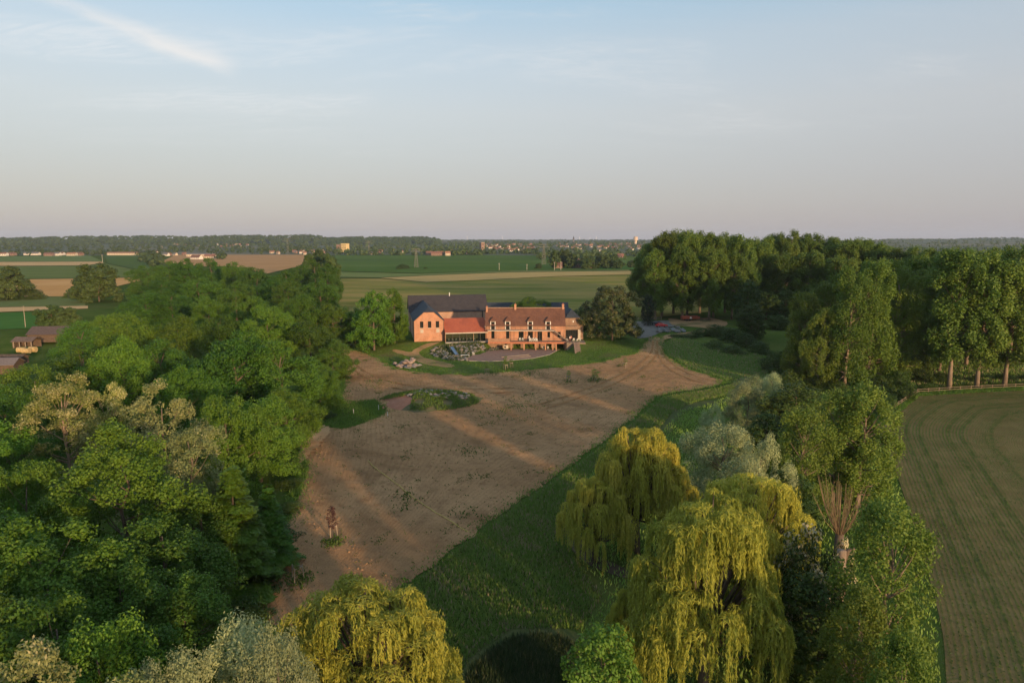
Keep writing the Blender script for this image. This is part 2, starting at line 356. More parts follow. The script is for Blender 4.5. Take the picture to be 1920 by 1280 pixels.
def crop_mat():
    m, t, p, o = new_mat('seeded_soil')
    tc = N(t, 'ShaderNodeTexCoord').outputs['Object']
    at = N(t, 'ShaderNodeAttribute', attribute_name='row').outputs['Fac']; ad = N(t, 'ShaderNodeAttribute', attribute_name='edge').outputs['Fac']
    mid = noise(t, tc, 0.3, 6, 0.65); fine = noise(t, tc, 4.0, 4, 0.7); big = noise(t, tc, 0.05, 4)
    col = mix(t, mapr(t, mid, 0.35, 0.7), (0.175, 0.128, 0.052), (0.230, 0.170, 0.072))
    col = mix(t, mapr(t, fine, 0.5, 0.8, 0, 0.5), col, (0.105, 0.085, 0.038))
    fur = math_(t, 'SINE', math_(t, 'MULTIPLY', math_(t, 'ADD', at, math_(t, 'MULTIPLY', noise(t, tc, 0.4, 3), 0.35)), 6.283 / 0.5))
    g = math_(t, 'MULTIPLY', mapr(t, fur, -0.2, 0.8), mapr(t, math_(t, 'ADD', mid, mapr(t, ad, 6, 26, 0.3, 0.05)), 0.38, 0.78, 0.15, 0.58))
    g = math_(t, 'MULTIPLY', g, mapr(t, noise(t, rowv(t, at), 1.0, 4, 0.7), 0.35, 0.65, 0.35, 1.0))
    col = mix(t, g, col, (0.070, 0.115, 0.022))
    wob = math_(t, 'ADD', ad, math_(t, 'MULTIPLY', noise(t, tc, 0.12, 2), 1.2))
    for d0, wd in ((4.0, .34), (6.0, .34), (10.4, .4), (12.4, .4), (16.5, .3)):
        k = mapr(t, math_(t, 'ABSOLUTE', math_(t, 'SUBTRACT', wob, d0)), wd * 1.6, wd * .2, 0, .6)
        col = mix(t, math_(t, 'MULTIPLY', k, mapr(t, noise(t, tc, .5, 5, .7), .38, .62, .2, 1.0)), col, (0.040, 0.085, 0.016))
    t.links.new(col, p.inputs['Base Color']); p.inputs['Roughness'].default_value = 0.95; p.inputs['Specular IOR Level'].default_value = 0.02
    h = math_(t, 'ADD', math_(t, 'MULTIPLY', fur, 0.08), fine)
    b = N(t, 'ShaderNodeBump', ins={'Strength': 0.8, 'Distance': 0.07}); t.links.new(h, b.inputs['Height']); t.links.new(b.outputs[0], p.inputs['Normal'])
    return m
_, CROPB = patch('crop_field', CROP, crop_mat(), 0.08, 2.2, attr={'row': crop_row, 'edge': crop_d}, label='newly seeded field with curved green drill rows beyond the fence')
# --- paved and worn ground round the farm
M_PAT = surf('brick_paving', (0.285, 0.170, 0.120), (0.345, 0.220, 0.160), 0.9, 0.85, 0.01, 8, spec=0.03, fine=0.15)
M_DIRT = surf('worn_earth', (0.33, 0.20, 0.095), (0.42, 0.26, 0.13), 0.35, 0.95, 0.05, 3, c3=(0.13, 0.125, 0.05), spec=0.03, fine=0.12)
M_GRAV = surf('grey_gravel', (0.16, 0.145, 0.125), (0.215, 0.195, 0.168), 0.8, 0.95, 0.02, 6, spec=0.03, fine=0.15)
M_MOWN = surf('mown_grass', (0.070, 0.095, 0.028), (0.110, 0.115, 0.044), 0.6, 0.9, 0.03, 4, spec=0.03, fine=0.15)
M_LAWN = surf('lawn_grass', (0.080, 0.130, 0.020), (0.125, 0.160, 0.034), 0.28, 0.9, 0.05, 3, c3=(0.14, 0.125, 0.052), spec=0.03, fine=0.2)
LAWN_PX = [(690, 664), (745, 645), (800, 641), (850, 646), (905, 645), (960, 668), (1058, 658), (1064, 642), (1100, 640), (1180, 636), (1206, 636), (1196, 662), (1160, 673), (1110, 684), (1040, 692), (960, 699), (870, 705), (800, 702), (738, 694)]
patch('lawn', world_poly(LAWN_PX), M_LAWN, 0.03, 1.6, jit=0.12, label='green lawn strip between the farmhouse patio and the soil')
PATIO_PX = [(872, 671), (880, 676.5), (920, 677.5), (960, 675.5), (1000, 671.5), (1030, 665), (1044, 657.5), (1046, 652), (940, 650), (915, 655), (895, 660)]
PATIO = [tuple(PZ(x, y, -2.5)[:2]) for x, y in PATIO_PX]
pb = catmull(PATIO, 1.0)
bm_p = MB(); n = len(pb)
bm_p.add([(x, y, -2.40) for x, y in pb] + [(x, y, -2.9) for x, y in pb], [tuple(range(n))] + [(i, (i + 1) % n, n + (i + 1) % n, n + i)[::-1] for i in range(n)])
bm_p.build('patio', M_PAT, kind='structure', label='brown paved patio below the farmhouse veranda')
M_KERB = plain('pale_stone_kerb', (0.40, 0.35, 0.29), 0.8)
ke = MB()
k0 = [PZ(x, y, -2.5) for x, y in ((880, 677), (920, 678), (960, 676), (1000, 672), (1030, 665.4), (1045, 657))]
k0c = [np.array(p[:2]) for p in k0]
kk = np.concatenate([np.linspace(k0c[i], k0c[i + 1], 12, endpoint=False) for i in range(5)])
for a, b2 in zip(kk[:-1], kk[1:]): ke.bar((a[0], a[1], -2.42), (b2[0], b2[1], -2.44), 0.16, 0.18)
ke.build('kerb', M_KERB, kind='structure', label='pale curved stone kerb along the patio edge')
TRACK_PX = [(736, 655), (752, 656), (766, 660), (790, 648), (828, 641), (800, 653), (786, 660), (800, 672), (850, 684), (838, 689), (790, 681), (764, 668), (742, 662)]
patch('dirt_track', world_poly(TRACK_PX), M_DIRT, 0.08, 1.6, jit=0.2, label='worn sandy track looping round the rockery')
patch('gravel_parking', world_poly([(1190, 604), (1215, 602), (1268, 601), (1282, 606), (1262, 613), (1242, 622), (1222, 630), (1195, 634), (1180, 622)]), M_GRAV, 0.06, 2.5, jit=0.2, label='grey gravel parking beside the large blossoming tree')
patch('drive', world_poly([(1206, 648), (1216, 636), (1240, 630), (1285, 624), (1320, 618), (1345, 613), (1300, 628), (1250, 636), (1240, 652)]), M_DIRT, 0.13, 2.0, jit=0.2, label='earth drive bending between lawn and brambles')
patch('bare_yard', world_poly([(1255, 597), (1290, 601), (1330, 596), (1365, 606), (1340, 616), (1290, 612), (1262, 610)]), M_DIRT, 0.10, 2.5, jit=0.3, label='bare earth yard in front of the poplar grove')
def strip(px, wd, name, mat, off, label):
    p = [np.array(G(*q)[:2]) for q in px]; L_, R_ = [], []
    for i in range(len(p)):
        d = p[min(i + 1, len(p) - 1)] - p[max(i - 1, 0)]; d = d / np.hypot(*d); nn = np.array([-d[1], d[0]]) * wd / 2; L_.append(tuple(p[i] + nn)); R_.append(tuple(p[i] - nn))
    patch(name, L_ + R_[::-1], mat, off, 0.8, jit=0.06, label=label)
strip([(830, 1330), (862, 1262), (895, 1222), (950, 1194), (1010, 1186), (1060, 1192), (1092, 1210)], 1.9, 'mown_path', M_MOWN, 0.07, 'mown path curving past the dark reed bed')
strip([(1238, 812), (1250, 788), (1275, 768), (1320, 757), (1380, 748), (1420, 728)], 3.2, 'grass_path', M_MOWN, 0.07, 'mown grass path curving behind the grey willows')
patch('bare_ground', world_poly([(1060, 985), (1085, 1000), (1110, 1035), (1160, 1060), (1190, 1085), (1130, 1072), (1085, 1045), (1062, 1010)]), surf('damp_earth', (0.085, 0.062, 0.038), (0.12, 0.085, 0.052), 0.8, 0.95, 0.03, 4), 0.07, 0.8, jit=0.1, label='bare damp earth under the weeping willow')
M_RUT = surf('rut_earth', (0.30, 0.158, 0.068), (0.40, 0.215, 0.092), 0.6, 0.95, 0.08, 3, fine=0.2, spec=0.0)
for i_, (pp, wd) in enumerate((([(1224, 640), (1220, 662), (1190, 690), (1120, 722), (1020, 756)], .55), ([(1232, 641), (1231, 664), (1204, 694), (1134, 728), (1034, 763)], .55), ([(1238, 655), (1262, 684), (1310, 708), (1350, 716)], .5), ([(1229, 658), (1252, 690), (1300, 714), (1338, 722)], .5), ([(655, 672), (690, 700), (760, 722), (860, 730), (960, 728)], .5), ([(650, 680), (684, 708), (752, 730), (856, 738), (956, 736)], .5))):
    strip(pp, wd, 'wheel_rut', M_RUT, .16, ['far rut of the pair running down from the drive', 'near rut of the pair running down from the drive', 'upper rut curving to the right tip of the soil', 'lower rut curving to the right tip of the soil', 'upper rut along the top of the soil', 'lower rut along the top of the soil'][i_])
# --- far fields (flat country beyond the farm)
def fld(name, px, c1, c2, label, off, sc=0.02, stretch=(1, 1, 1), c3=None):
    m = surf('m_' + name, c1, c2, sc, 0.95, c3=c3, stretch=stretch, fine=0.08, spec=0.0)
    pts = [tuple(PZ(*p)[:2]) for p in px]; dd = max(np.ptp(np.array(pts), 0)) / 40
    patch(name, pts, m, off, max(6, dd), smooth=False, label=label)
GRN1, GRN2 = (0.10, 0.155, 0.034), (0.135, 0.18, 0.044)
TAN1, TAN2 = (0.62, 0.38, 0.17), (0.70, 0.44, 0.21)
fld('near_meadow_field', [(560, 604), (640, 523), (716, 523), (800, 530), (900, 526), (1040, 519), (1196, 515), (1330, 545), (1330, 585), (1190, 600), (1000, 604), (800, 608)], (0.195, 0.205, 0.048), (0.37, 0.265, 0.088), 'wide brownish green field right behind the farm', 0.2, 0.014, (1, 2.6, 1), (0.10, 0.14, 0.030))
fld('tan_stubble_field', [(714, 521.5), (830, 516), (960, 511), (1180, 508.5), (1196, 514.5), (1040, 518.5), (900, 525.5), (800, 529.5)], (0.54, 0.36, 0.14), (0.48, 0.34, 0.13), 'long tan field strip behind the farm', 0.3)
fld('pale_crop_strip', [(634, 510), (790, 514), (960, 508), (1180, 506), (1180, 508), (960, 510.5), (830, 515.5), (715, 521), (636, 520)], (0.15, 0.20, 0.06), (0.22, 0.24, 0.085), 'pale green crop strip behind the tan field', 0.35)
fld('dark_green_field', [(628, 477.5), (860, 478), (1030, 480.5), (1190, 487), (1190, 505.5), (960, 507.5), (790, 513), (634, 509)], (0.088, 0.148, 0.034), (0.12, 0.175, 0.044), 'large dark green field below the far town', 0.45, 0.004, (1, 3, 1), (0.085, 0.125, 0.040))
fld('bright_green_field', [(1128, 501), (1215, 500), (1215, 506), (1120, 507)], (0.07, 0.15, 0.03), (0.09, 0.17, 0.04), 'bright green strip right of the far farm', 0.6)
fld('green_paddock', [(1150, 483), (1200, 482), (1210, 497), (1140, 499)], GRN1, GRN2, 'green paddock right of the far farm trees', 0.7)
fld('orange_earth_field', [(300, 492), (330, 478), (415, 477.5), (570, 476), (590, 478), (560, 500), (500, 514), (440, 500), (380, 500)], (0.48, 0.26, 0.11), (0.54, 0.30, 0.14), 'orange earth field above the left wood', 0.5)
fld('left_striped_field', [(-60, 482), (168, 479.5), (194, 490.5), (-60, 491.5)], (0.155, 0.205, 0.065), (0.19, 0.23, 0.08), 'pale green field below the white far buildings', 0.4)
fld('left_tan_field', [(-60, 492), (190, 491), (196, 494), (158, 498), (-60, 499.5)], TAN1, TAN2, 'pale tan field strip at the far left', 0.45)
fld('left_green_field', [(-60, 500), (158, 498.5), (200, 495), (262, 508), (262, 520), (-60, 525)], (0.135, 0.175, 0.050), (0.18, 0.20, 0.065), 'green field behind the lone round tree', 0.3, 0.01, (1, 4, 1))
fld('valley_green_field', [(196, 478.5), (264, 478), (285, 505), (262, 507), (202, 494)], GRN1, (0.10, 0.14, 0.05), 'green sloping field left of the far orange earth', 0.5)
fld('left_orange_field', [(-60, 526), (262, 521), (262, 527), (140, 556), (-60, 558)], (0.60, 0.31, 0.11), (0.68, 0.38, 0.15), 'orange ploughed field beside the lone round tree', 0.25)
fld('left_pale_field', [(-60, 559), (160, 556), (160, 574), (-60, 577)], (0.15, 0.185, 0.06), (0.18, 0.20, 0.07), 'pale green field in front of the lone round tree', 0.2)
fld('left_tan_strip', [(-60, 578), (165, 574), (165, 579), (-60, 588)], TAN1, TAN2, 'thin tan strip at the left edge', 0.22)
fld('left_dark_field', [(-60, 589), (100, 585), (90, 616), (-60, 620)], (0.07, 0.16, 0.034), (0.09, 0.18, 0.04), 'dark green field behind the left sheds', 0.2)
# ------------------------------------------------------------------ trees
def unit(v): return v / np.maximum(np.linalg.norm(v, axis=-1, keepdims=True), 1e-6)
def leaf_mesh(name, p, n, L, W, tint, mat, tang=None, rs=None):
    k = len(p); n = unit(n)
    t = tang if tang is not None else rs.normal(0, 1, (k, 3)); t = unit(t - n * (t * n).sum(1, keepdims=True)); b = np.cross(n, t)
    L = np.broadcast_to(L, k)[:, None]; W = np.broadcast_to(W, k)[:, None]
    co = np.stack([p - t * L / 2, p + b * W / 2 + t * L * 0.08 - n * W * .12, p + t * L / 2, p - b * W / 2 + t * L * 0.08 - n * W * .12], 1).reshape(-1, 3)
    me = bpy.data.meshes.new(name); raw_mesh(me, co, np.arange(4 * k).reshape(k, 4))
    a = me.attributes.new('tint', 'FLOAT', 'FACE'); a.data.foreach_set('value', np.asarray(tint, np.float32))
    me.materials.append(mat); return me
def sph(rs, k): return unit(rs.normal(0, 1, (k, 3)))
def clump_leaves(rs, C, rad, per, flat=0.8, up=0.35, spread=0.5, lo=0.55, outward=None, outk=0.0):
    """leaves on and inside the surface of every clump; C (n,3), rad (n,)"""
    n = len(C); cnt = np.maximum(8, (per * rad ** 2).astype(int)); idx = np.repeat(np.arange(n), cnt); k = len(idx)
    d = sph(rs, k)
    bump = 1 + 0.18 * np.sin(d[:, 0] * 5 + idx) * np.sin(d[:, 1] * 5 + idx * 2)
    rr = rad[idx] * (lo + (1 - lo) * rs.uniform(0, 1, k) ** 0.5) * bump
    p = C[idx] + d * rr[:, None] * np.array([1, 1, flat])
    nn = d * 0.8 + np.array([0, 0, up]) + rs.normal(0, spread, (k, 3))
    if outward is not None: nn = nn + outward[idx] * outk
    return p, nn, idx
def crown_clumps(rs, n, prof, z0, z1, rmax, crad, zr=1.0, inner=0.3):
    """clump centres spread through the shell of a crown with radius profile prof(t), t 0..1 up the crown"""
    C = np.zeros((n, 3)); rad = np.zeros(n); m = 0; ph = rs.uniform(0, 6.28, 4); lob = rs.uniform(.10, .24, 3); gap = .60
    for tr in range(n * 40):
        if m >= n: break
        if tr % (n * 8) == n * 8 - 1: gap *= .85
        t = rs.uniform(0, 1); pf = prof(t)
        if rs.uniform() > pf + 0.15: continue
        a = rs.uniform(0, 6.283); R_ = rmax * pf * (.92 + lob[0] * math.sin(2 * a + ph[0]) * .6 + lob[1] * math.sin(3 * a + ph[1] + 4 * t) + lob[2] * math.sin(9 * t + ph[2] + a))
        q = inner + (1 - inner) * rs.uniform(0, 1) ** 0.4
        c = np.array([math.cos(a) * R_ * q, math.sin(a) * R_ * q, z0 + (z1 - z0) * t]); r = crad * rs.uniform(0.65, 1.35)
        if m == 0 or (np.linalg.norm((C[:m] - c) * np.array([1, 1, 1 / zr]), axis=1) > gap * (rad[:m] + r)).all(): C[m] = c; rad[m] = r; m += 1
    return C[:m], rad[:m]
def limbs(rs, H, base_r, C, n_l, split, top=0.85, lean=0.3):
    mb = MB(); zt = H * top; k = 6
    tp = [(rs.normal(0, .012) * H * (i / k), rs.normal(0, .012) * H * (i / k), zt * i / k) for i in range(k + 1)]; tp[0] = (0, 0, -0.6)
    mb.tube(tp, [base_r * (1.25 if i == 0 else 1 - 0.8 * (i / k)) for i in range(k + 1)], 8)
    order = rs.permutation(len(C))[:n_l]
    for j in order:
        c = Vector(C[j]); zs = max(split * H, min(c.z * 0.75, zt * 0.9)); f = zs / zt
        i = min(int(f * k), k - 1); s = Vector(tp[i]).lerp(Vector(tp[i + 1]), f * k - i)
        m = s.lerp(c, 0.5) + Vector((0, 0, -0.06 * (c - s).length * lean * 3)); r = base_r * (1 - 0.8 * f) * 0.55
        mb.tube([s, s.lerp(m, .6), m, c], [r, r * .75, r * .55, r * .18], 5, cap=False)
    return mb
def mat_bark(name, c): return surf(name, tuple(x * .7 for x in c), tuple(x * 1.25 for x in c), 2.0, 0.9, 0.03, 5, stretch=(1, 1, .3))
BARK = mat_bark('grey_brown_bark', (0.14, 0.105, 0.075)); BARKP = mat_bark('poplar_bark', (0.26, 0.195, 0.14)); BARKD = mat_bark('dark_bark', (0.075, 0.058, 0.042))
L_ASH = leaf_mat('ash_leaves', (0.070, 0.152, 0.014), (0.130, 0.222, 0.024), trans=0.3)
L_ASHD = leaf_mat('dark_ash_leaves', (0.052, 0.128, 0.014), (0.095, 0.178, 0.022), trans=0.28)
L_POP = leaf_mat('poplar_leaves', (0.095, 0.160, 0.022), (0.155, 0.215, 0.036), trans=0.3)
L_POPN = leaf_mat('near_poplar_leaves', (0.105, 0.172, 0.022), (0.175, 0.240, 0.038), trans=0.32)
L_YPOP = leaf_mat('young_poplar_leaves', (0.120, 0.200, 0.026), (0.200, 0.270, 0.044), trans=0.36)
L_WIL = leaf_mat('weeping_willow_leaves', (0.310, 0.345, 0.045), (0.540, 0.500, 0.080), trans=0.38)
L_SIL = leaf_mat('silver_willow_leaves', (0.225, 0.280, 0.120), (0.350, 0.385, 0.185), trans=0.3)
L_ROB = leaf_mat('blossoming_leaves', (0.160, 0.205, 0.042), (0.265, 0.280, 0.080), (0.46, 0.43, 0.19), 0.68, trans=0.3)
L_SAG = leaf_mat('sage_leaves', (0.160, 0.195, 0.062), (0.260, 0.275, 0.105), (0.40, 0.37, 0.18), 0.86, trans=0.28)
L_LIM = leaf_mat('lime_leaves', (0.072, 0.105, 0.028), (0.125, 0.150, 0.045), (0.27, 0.25, 0.13), 0.78, trans=0.25)
L_HOR = leaf_mat('hornbeam_leaves', (0.048, 0.112, 0.010), (0.092, 0.160, 0.018), trans=0.3)
L_DRK = leaf_mat('conifer_leaves', (0.012, 0.022, 0.010), (0.026, 0.038, 0.016), trans=0.1)
L_BUS = leaf_mat('shrub_leaves', (0.045, 0.085, 0.015), (0.085, 0.125, 0.024), trans=0.28)
L_BRT = leaf_mat('maple_leaves', (0.085, 0.165, 0.020), (0.130, 0.215, 0.030), trans=0.35)
L_ELD = leaf_mat('elder_leaves', (0.050, 0.088, 0.022), (0.085, 0.120, 0.030), (0.66, 0.58, 0.36), 0.60, trans=0.25)
L_PUR = leaf_mat('purple_leaves', (0.060, 0.026, 0.020), (0.095, 0.042, 0.030), trans=0.2)
L_FAR = leaf_mat('far_tree_leaves', (0.050, 0.088, 0.022), (0.088, 0.128, 0.034), trans=0.25)
PRO = {}
def proto(kind, trunk, crown, H, Rr): PRO.setdefault(kind, []).append((trunk, crown, H, Rr))
def dome(t): return (max(0.0, 1 - abs((t - 0.42) / 0.6) ** 2.3)) ** 0.55
def tall(t): return (max(0.0, 1 - abs((t - 0.48) / 0.56) ** 2.6)) ** 0.6
def cone(t): return 1.02 - 0.93 * t ** 0.9
def make_broad(kind, seed, H, Rr, mat, nc=95, crad=1.45, per=150, L=0.42, W=0.26, z0f=0.22, prof=dome, bark=None, flat=0.72, split=0.28, lo=0.6, nl=16, up=0.4, dens=1.0, inner=0.25, spread=0.5, tr=0.028, lobe=0.0, lz=1.0):
    rs = np.random.RandomState(seed)
    if lobe:                                  # big lobes first, then tufts over the outside of every lobe
        Cl, rl = crown_clumps(rs, max(8, int(nc / 11)), prof, H * z0f + lobe * .3, H - lobe * lz * .85, Rr - lobe * .8, lobe, lz, inner)
        k = np.maximum(5, (11 * (rl / lobe) ** 2).astype(int)); ix = np.repeat(np.arange(len(Cl)), k); d = sph(rs, len(ix)); o = unit(Cl - np.array([0, 0, H * .42])); d = unit(d + o[ix] * .55 + np.array([0, 0, .25]))
        C = Cl[ix] + d * (rl[ix] * rs.uniform(.72, 1.02, len(ix)))[:, None] * np.array([1, 1, lz]); rad = crad * rs.uniform(.65, 1.35, len(ix))
    else: C, rad = crown_clumps(rs, nc, prof, H * z0f, H - crad * 0.7, Rr - crad * 0.55, crad, 1.0, inner)
    out = unit(C - np.array([0, 0, H * 0.45]))
    p, n, idx = clump_leaves(rs, C, rad, per * dens, flat, up, spread, lo, out, 0.35)
    # keep the leaves that the light reaches: drop most of those deep inside
    cidx = rs.uniform(0, 1, len(C))
    tint = np.clip(cidx[idx] * 0.55 + rs.uniform(0, 0.5, len(idx)), 0, 1)
    cr = leaf_mesh(kind + '_crown', p, n, L * rs.uniform(.7, 1.3, len(p)), W * rs.uniform(.7, 1.3, len(p)), tint, mat, rs=rs)
    tm = limbs(rs, H, H * tr * .62, C, nl, split).mesh(kind + '_trunk', bark or BARK, True)
    proto(kind, tm, cr, H, Rr)
for s in range(4): make_broad('ash_tree', 10 + s, 17, 7.0, L_ASH, nc=(500, 560, 480, 540)[s], crad=(.78, .70, .80, .74)[s], per=132, L=.28, W=.18, flat=(1.1, 1.0, 1.2, 1.1)[s], up=.2, spread=.7, lo=.45, inner=.35, z0f=.12, lobe=(1.9, 1.65, 2.1, 1.8)[s], lz=.9)
for s in range(2): make_broad('dark_ash_tree', 30 + s, 16, 6.0, L_ASHD, nc=470, crad=.72, per=125, L=.29, W=.18, flat=1.1, up=.2, spread=.7, lo=.45, inner=.35, z0f=.08, lobe=1.65, lz=.95)
for s in range(2): make_broad('bushy_tree', 25 + s, 17, 6.0, L_ASH, nc=340, crad=.8, per=95, L=.38, W=.25, z0f=.03, flat=1.0, up=.2, spread=.7, lo=.45, inner=.3, prof=lambda t: (max(0, 1 - t ** 3.4)) ** .6 * .95, lobe=1.7, lz=1.0)
for s in range(2): make_broad('robinia_tree', 40 + s, 18, 6.0, L_ROB, nc=330, crad=.70, per=125, L=.24, W=.16, z0f=.25, nl=30, split=.3, bark=BARKP, spread=.7, lo=.4, lobe=1.5, lz=0.8)
for s in range(2): make_broad('sage_tree', 45 + s, 17, 5.5, L_SAG, nc=360, crad=.68, per=120, L=.27, W=.15, spread=.7, lo=.4, inner=.45, z0f=.14, lobe=1.5, lz=0.95)
for s in range(3): make_broad('poplar_tree', 50 + s, 32, 6.0, L_POP, nc=430, crad=.92, per=80, L=.46, W=.32, z0f=.22, prof=tall, bark=BARKP, flat=1.7, split=.22, nl=40, up=.2, spread=.8, tr=.021, lo=.3, inner=.35, lobe=1.8, lz=1.5)
for s in range(2): make_broad('low_poplar_tree', 56 + s, 29, 7.0, L_POPN, nc=540, crad=.9, per=84, L=.38, W=.27, z0f=.09, prof=lambda t: (max(0, 1 - abs((t - .40) / .62) ** 2.4)) ** .6, bark=BARKP, flat=1.7, split=.12, nl=54, up=.2, spread=.8, tr=.024, lo=.3, inner=.35, lobe=1.8, lz=1.4)
for s in range(3): make_broad('young_poplar_tree', 60 + s, 17, 4.5, L_YPOP, nc=420, crad=.62, per=150, L=.25, W=.19, z0f=.12, prof=tall, bark=BARKP, flat=1.5, split=.12, nl=44, up=.2, spread=.85, lo=.25, inner=.35, lobe=1.2, lz=1.4)
for s in range(3): make_broad('silver_willow_tree', 70 + s, 13, 5.2, L_SIL, nc=300, crad=.66, per=260, L=.25, W=.10, z0f=.08, prof=dome, flat=1.35, spread=.6, up=.3, lo=.5, inner=.4, lobe=1.4, lz=1.25)
make_broad('lime_tree', 80, 17, 8.5, L_LIM, nc=760, crad=.82, per=70, L=.38, W=.26, z0f=.06, prof=lambda t: (max(0, 1 - abs((t - .38) / .64) ** 2.6)) ** .5, lo=.45, inner=.5, lobe=1.7, lz=0.95)
for s in range(2): make_broad('field_tree', 84 + s, 16, 9.5, L_FAR, nc=330, crad=1.25, per=40, L=.75, W=.5, z0f=.08, lo=.45, lobe=2.4, lz=0.9)
make_broad('conifer_tree', 88, 11, 3.0, L_DRK, nc=90, crad=.75, per=140, L=.35, W=.18, z0f=.05, prof=tall, flat=1.3)
for s in range(4): make_broad('shrub', 90 + s, 4.0, 2.6, L_BUS, nc=46, crad=.7, per=190, L=.24, W=.16, z0f=.04, prof=lambda t: (1 - t ** 2.4) ** .5, nl=8, split=.05)
for s in range(2): make_broad('maple_tree', 96 + s, 10, 3.6, L_BRT, nc=95, crad=.75, per=210, L=.26, W=.22, z0f=.08, spread=.6, flat=.8)
make_broad('elder_tree', 100, 7, 3.2, L_ELD, nc=70, crad=.75, per=190, L=.24, W=.18, z0f=.05)
for s in range(2): make_broad('dark_tree', 104 + s, 15, 5.0, L_BUS, nc=110, crad=1.1, per=130, L=.36, W=.24, z0f=.06)
def make_hornbeam(seed):
    rs = np.random.RandomState(seed); H, Rr = 15.5, 4.6; P_, N_, T_, TI = [], [], [], []; mb = MB()
    mb.tube([(0, 0, -.5), (0, 0, H * .5), (0, 0, H * .97)], [.24, .14, .03], 7)
    for i in range(190):
        t = rs.uniform(0.03, 1) ; z = H * (0.05 + .92 * t); a = rs.uniform(0, 6.283); rr = Rr * cone(t) * rs.uniform(.75, 1.08) + .25
        k = int(24 + 58 * rr); s = rs.uniform(.12, 1, k) ** .7; dr = np.array([math.cos(a), math.sin(a), 0]); sd_ = np.array([-math.sin(a), math.cos(a), 0])
        wd = (0.55 + .12 * rr) * np.sin(np.clip(s, 0, 1) * 2.75)
        p = dr * (rr * s)[:, None] + sd_ * (rs.normal(0, .5, k) * wd)[:, None] + np.array([0, 0, 1]) * (z + .16 * rr * s - .55 * (s ** 2) * rr * .45 + rs.normal(0, .07, k))[:, None]
        P_.append(p); n = np.tile(np.array([0, 0, 1.0]) + dr * .45, (k, 1)) + rs.normal(0, .28, (k, 3)); N_.append(n); T_.append(np.tile(dr, (k, 1)) + sd_ * rs.normal(0, .6, (k, 1)))
        TI.append(np.clip(rs.uniform(0, .5) + rs.uniform(0, .5, k), 0, 1))
        if i % 4 == 0: mb.tube([(0, 0, z), tuple(dr * rr * .5 + np.array([0, 0, z + .05 * rr])), tuple(dr * rr * .9 + np.array([0, 0, z - .05 * rr]))], [.05, .03, .01], 4, cap=False)
    p = np.concatenate(P_); rsz = rs.uniform(.7, 1.3, len(p))
    proto('hornbeam_tree', mb.mesh('hornbeam_trunk', BARKD, True), leaf_mesh('hornbeam_crown', p, np.concatenate(N_), .42 * rsz, .24 * rsz, np.concatenate(TI), L_HOR, np.concatenate(T_)), H, Rr)
make_hornbeam(5)
def make_weeping(seed, H, Rr, nheads=72, scale=1.0):
    """limbs carry tiers of mounds; from each mound tresses of thin leaves hang down"""
    rs = np.random.RandomState(seed); P_, N_, T_, TI = [], [], [], []; mb = MB()
    mb.tube([(0, 0, -.6), (.1, 0, H * .18), (0, .1, H * .34)], [.55, .42, .34], 9)
    ph = rs.uniform(0, 6.28, 3)
    for i in range(nheads):
        a = i * 2.39996 + rs.uniform(-.35, .35); q = math.sqrt((i + .5) / nheads) * rs.uniform(.88, 1.06); lob = 1 + .16 * math.sin(2 * a + ph[0]) + .12 * math.sin(3 * a + ph[1])
        h = H * (1.0 - .50 * q ** 2.6) * rs.uniform(.70, 1.04) if q > .3 else H * rs.uniform(.86, .99)
        c = np.array([math.cos(a) * Rr * .86 * q * lob, math.sin(a) * Rr * .86 * q * lob * rs.uniform(.9, 1.1), h]); hr = rs.uniform(.45, .95)
        mb.tube([(0, 0, H * .28), tuple(c * np.array([.4, .4, .70])), tuple(c * np.array([.8, .8, .95])), tuple(c)], [.16, .11, .06, .02], 5, cap=False)
        od = unit(np.array([[c[0], c[1], 0.001]]))[0]; ti = rs.uniform(0, .5)
        k = int(260 * hr ** 2); d = sph(rs, k); d[:, 2] = np.abs(d[:, 2]); p = c + d * hr * np.array([1, 1, .55]) * rs.uniform(.55, 1.05, (k, 1)); P_.append(p); N_.append(d + rs.normal(0, .6, (k, 3))); T_.append(np.column_stack([d[:, 0], d[:, 1], -.3 + 0 * d[:, 0]]) + rs.normal(0, .5, (k, 3))); TI.append(np.clip(ti + .12 + rs.uniform(0, .42, k), 0, 1))
        for j in range(rs.randint(5, 9)):
            b = a + rs.normal(0, 1.25); o = c + np.array([math.cos(b) * hr * .9, math.sin(b) * hr * .9, -.15 * hr]); drop = min(rs.uniform(1.2, 4.2) * (.85 + .45 * q), o[2] - .3); tj = ti + rs.uniform(-.1, .12); bd = np.array([math.cos(b), math.sin(b), 0])
            for s_ in range(rs.randint(5, 10)):
                st = o + np.append(rs.normal(0, .17, 2), rs.normal(0, .15)); ln = max(.6, drop * rs.uniform(.45, 1.08)); k = int(9 * ln) + 4; u = rs.uniform(0, 1, k)
                p = st + bd * (.35 * np.minimum(1, u * 3) ** .6)[:, None] + np.column_stack([np.sin(u * 4 + s_), np.cos(u * 3 + s_ * 2), 0 * u]) * .08 + np.array([0, 0, -1]) * (u * ln)[:, None] + rs.normal(0, .03, (k, 3))
                P_.append(p); N_.append(np.tile(bd + np.array([0, 0, .2]), (k, 1)) + rs.normal(0, .75, (k, 3))); T_.append(np.tile(np.array([0, 0, -1.0]), (k, 1)) + rs.normal(0, .22, (k, 3))); TI.append(np.clip(tj + rs.uniform(0, .45, k), 0, 1))
    p = np.concatenate(P_); rz = rs.uniform(.7, 1.35, len(p)) * scale
    proto('weeping_willow_tree', mb.mesh('willow_trunk', BARK, True), leaf_mesh('willow_crown', p, np.concatenate(N_), .40 * rz, .062 * rz, np.concatenate(TI), L_WIL, np.concatenate(T_)), H, Rr)
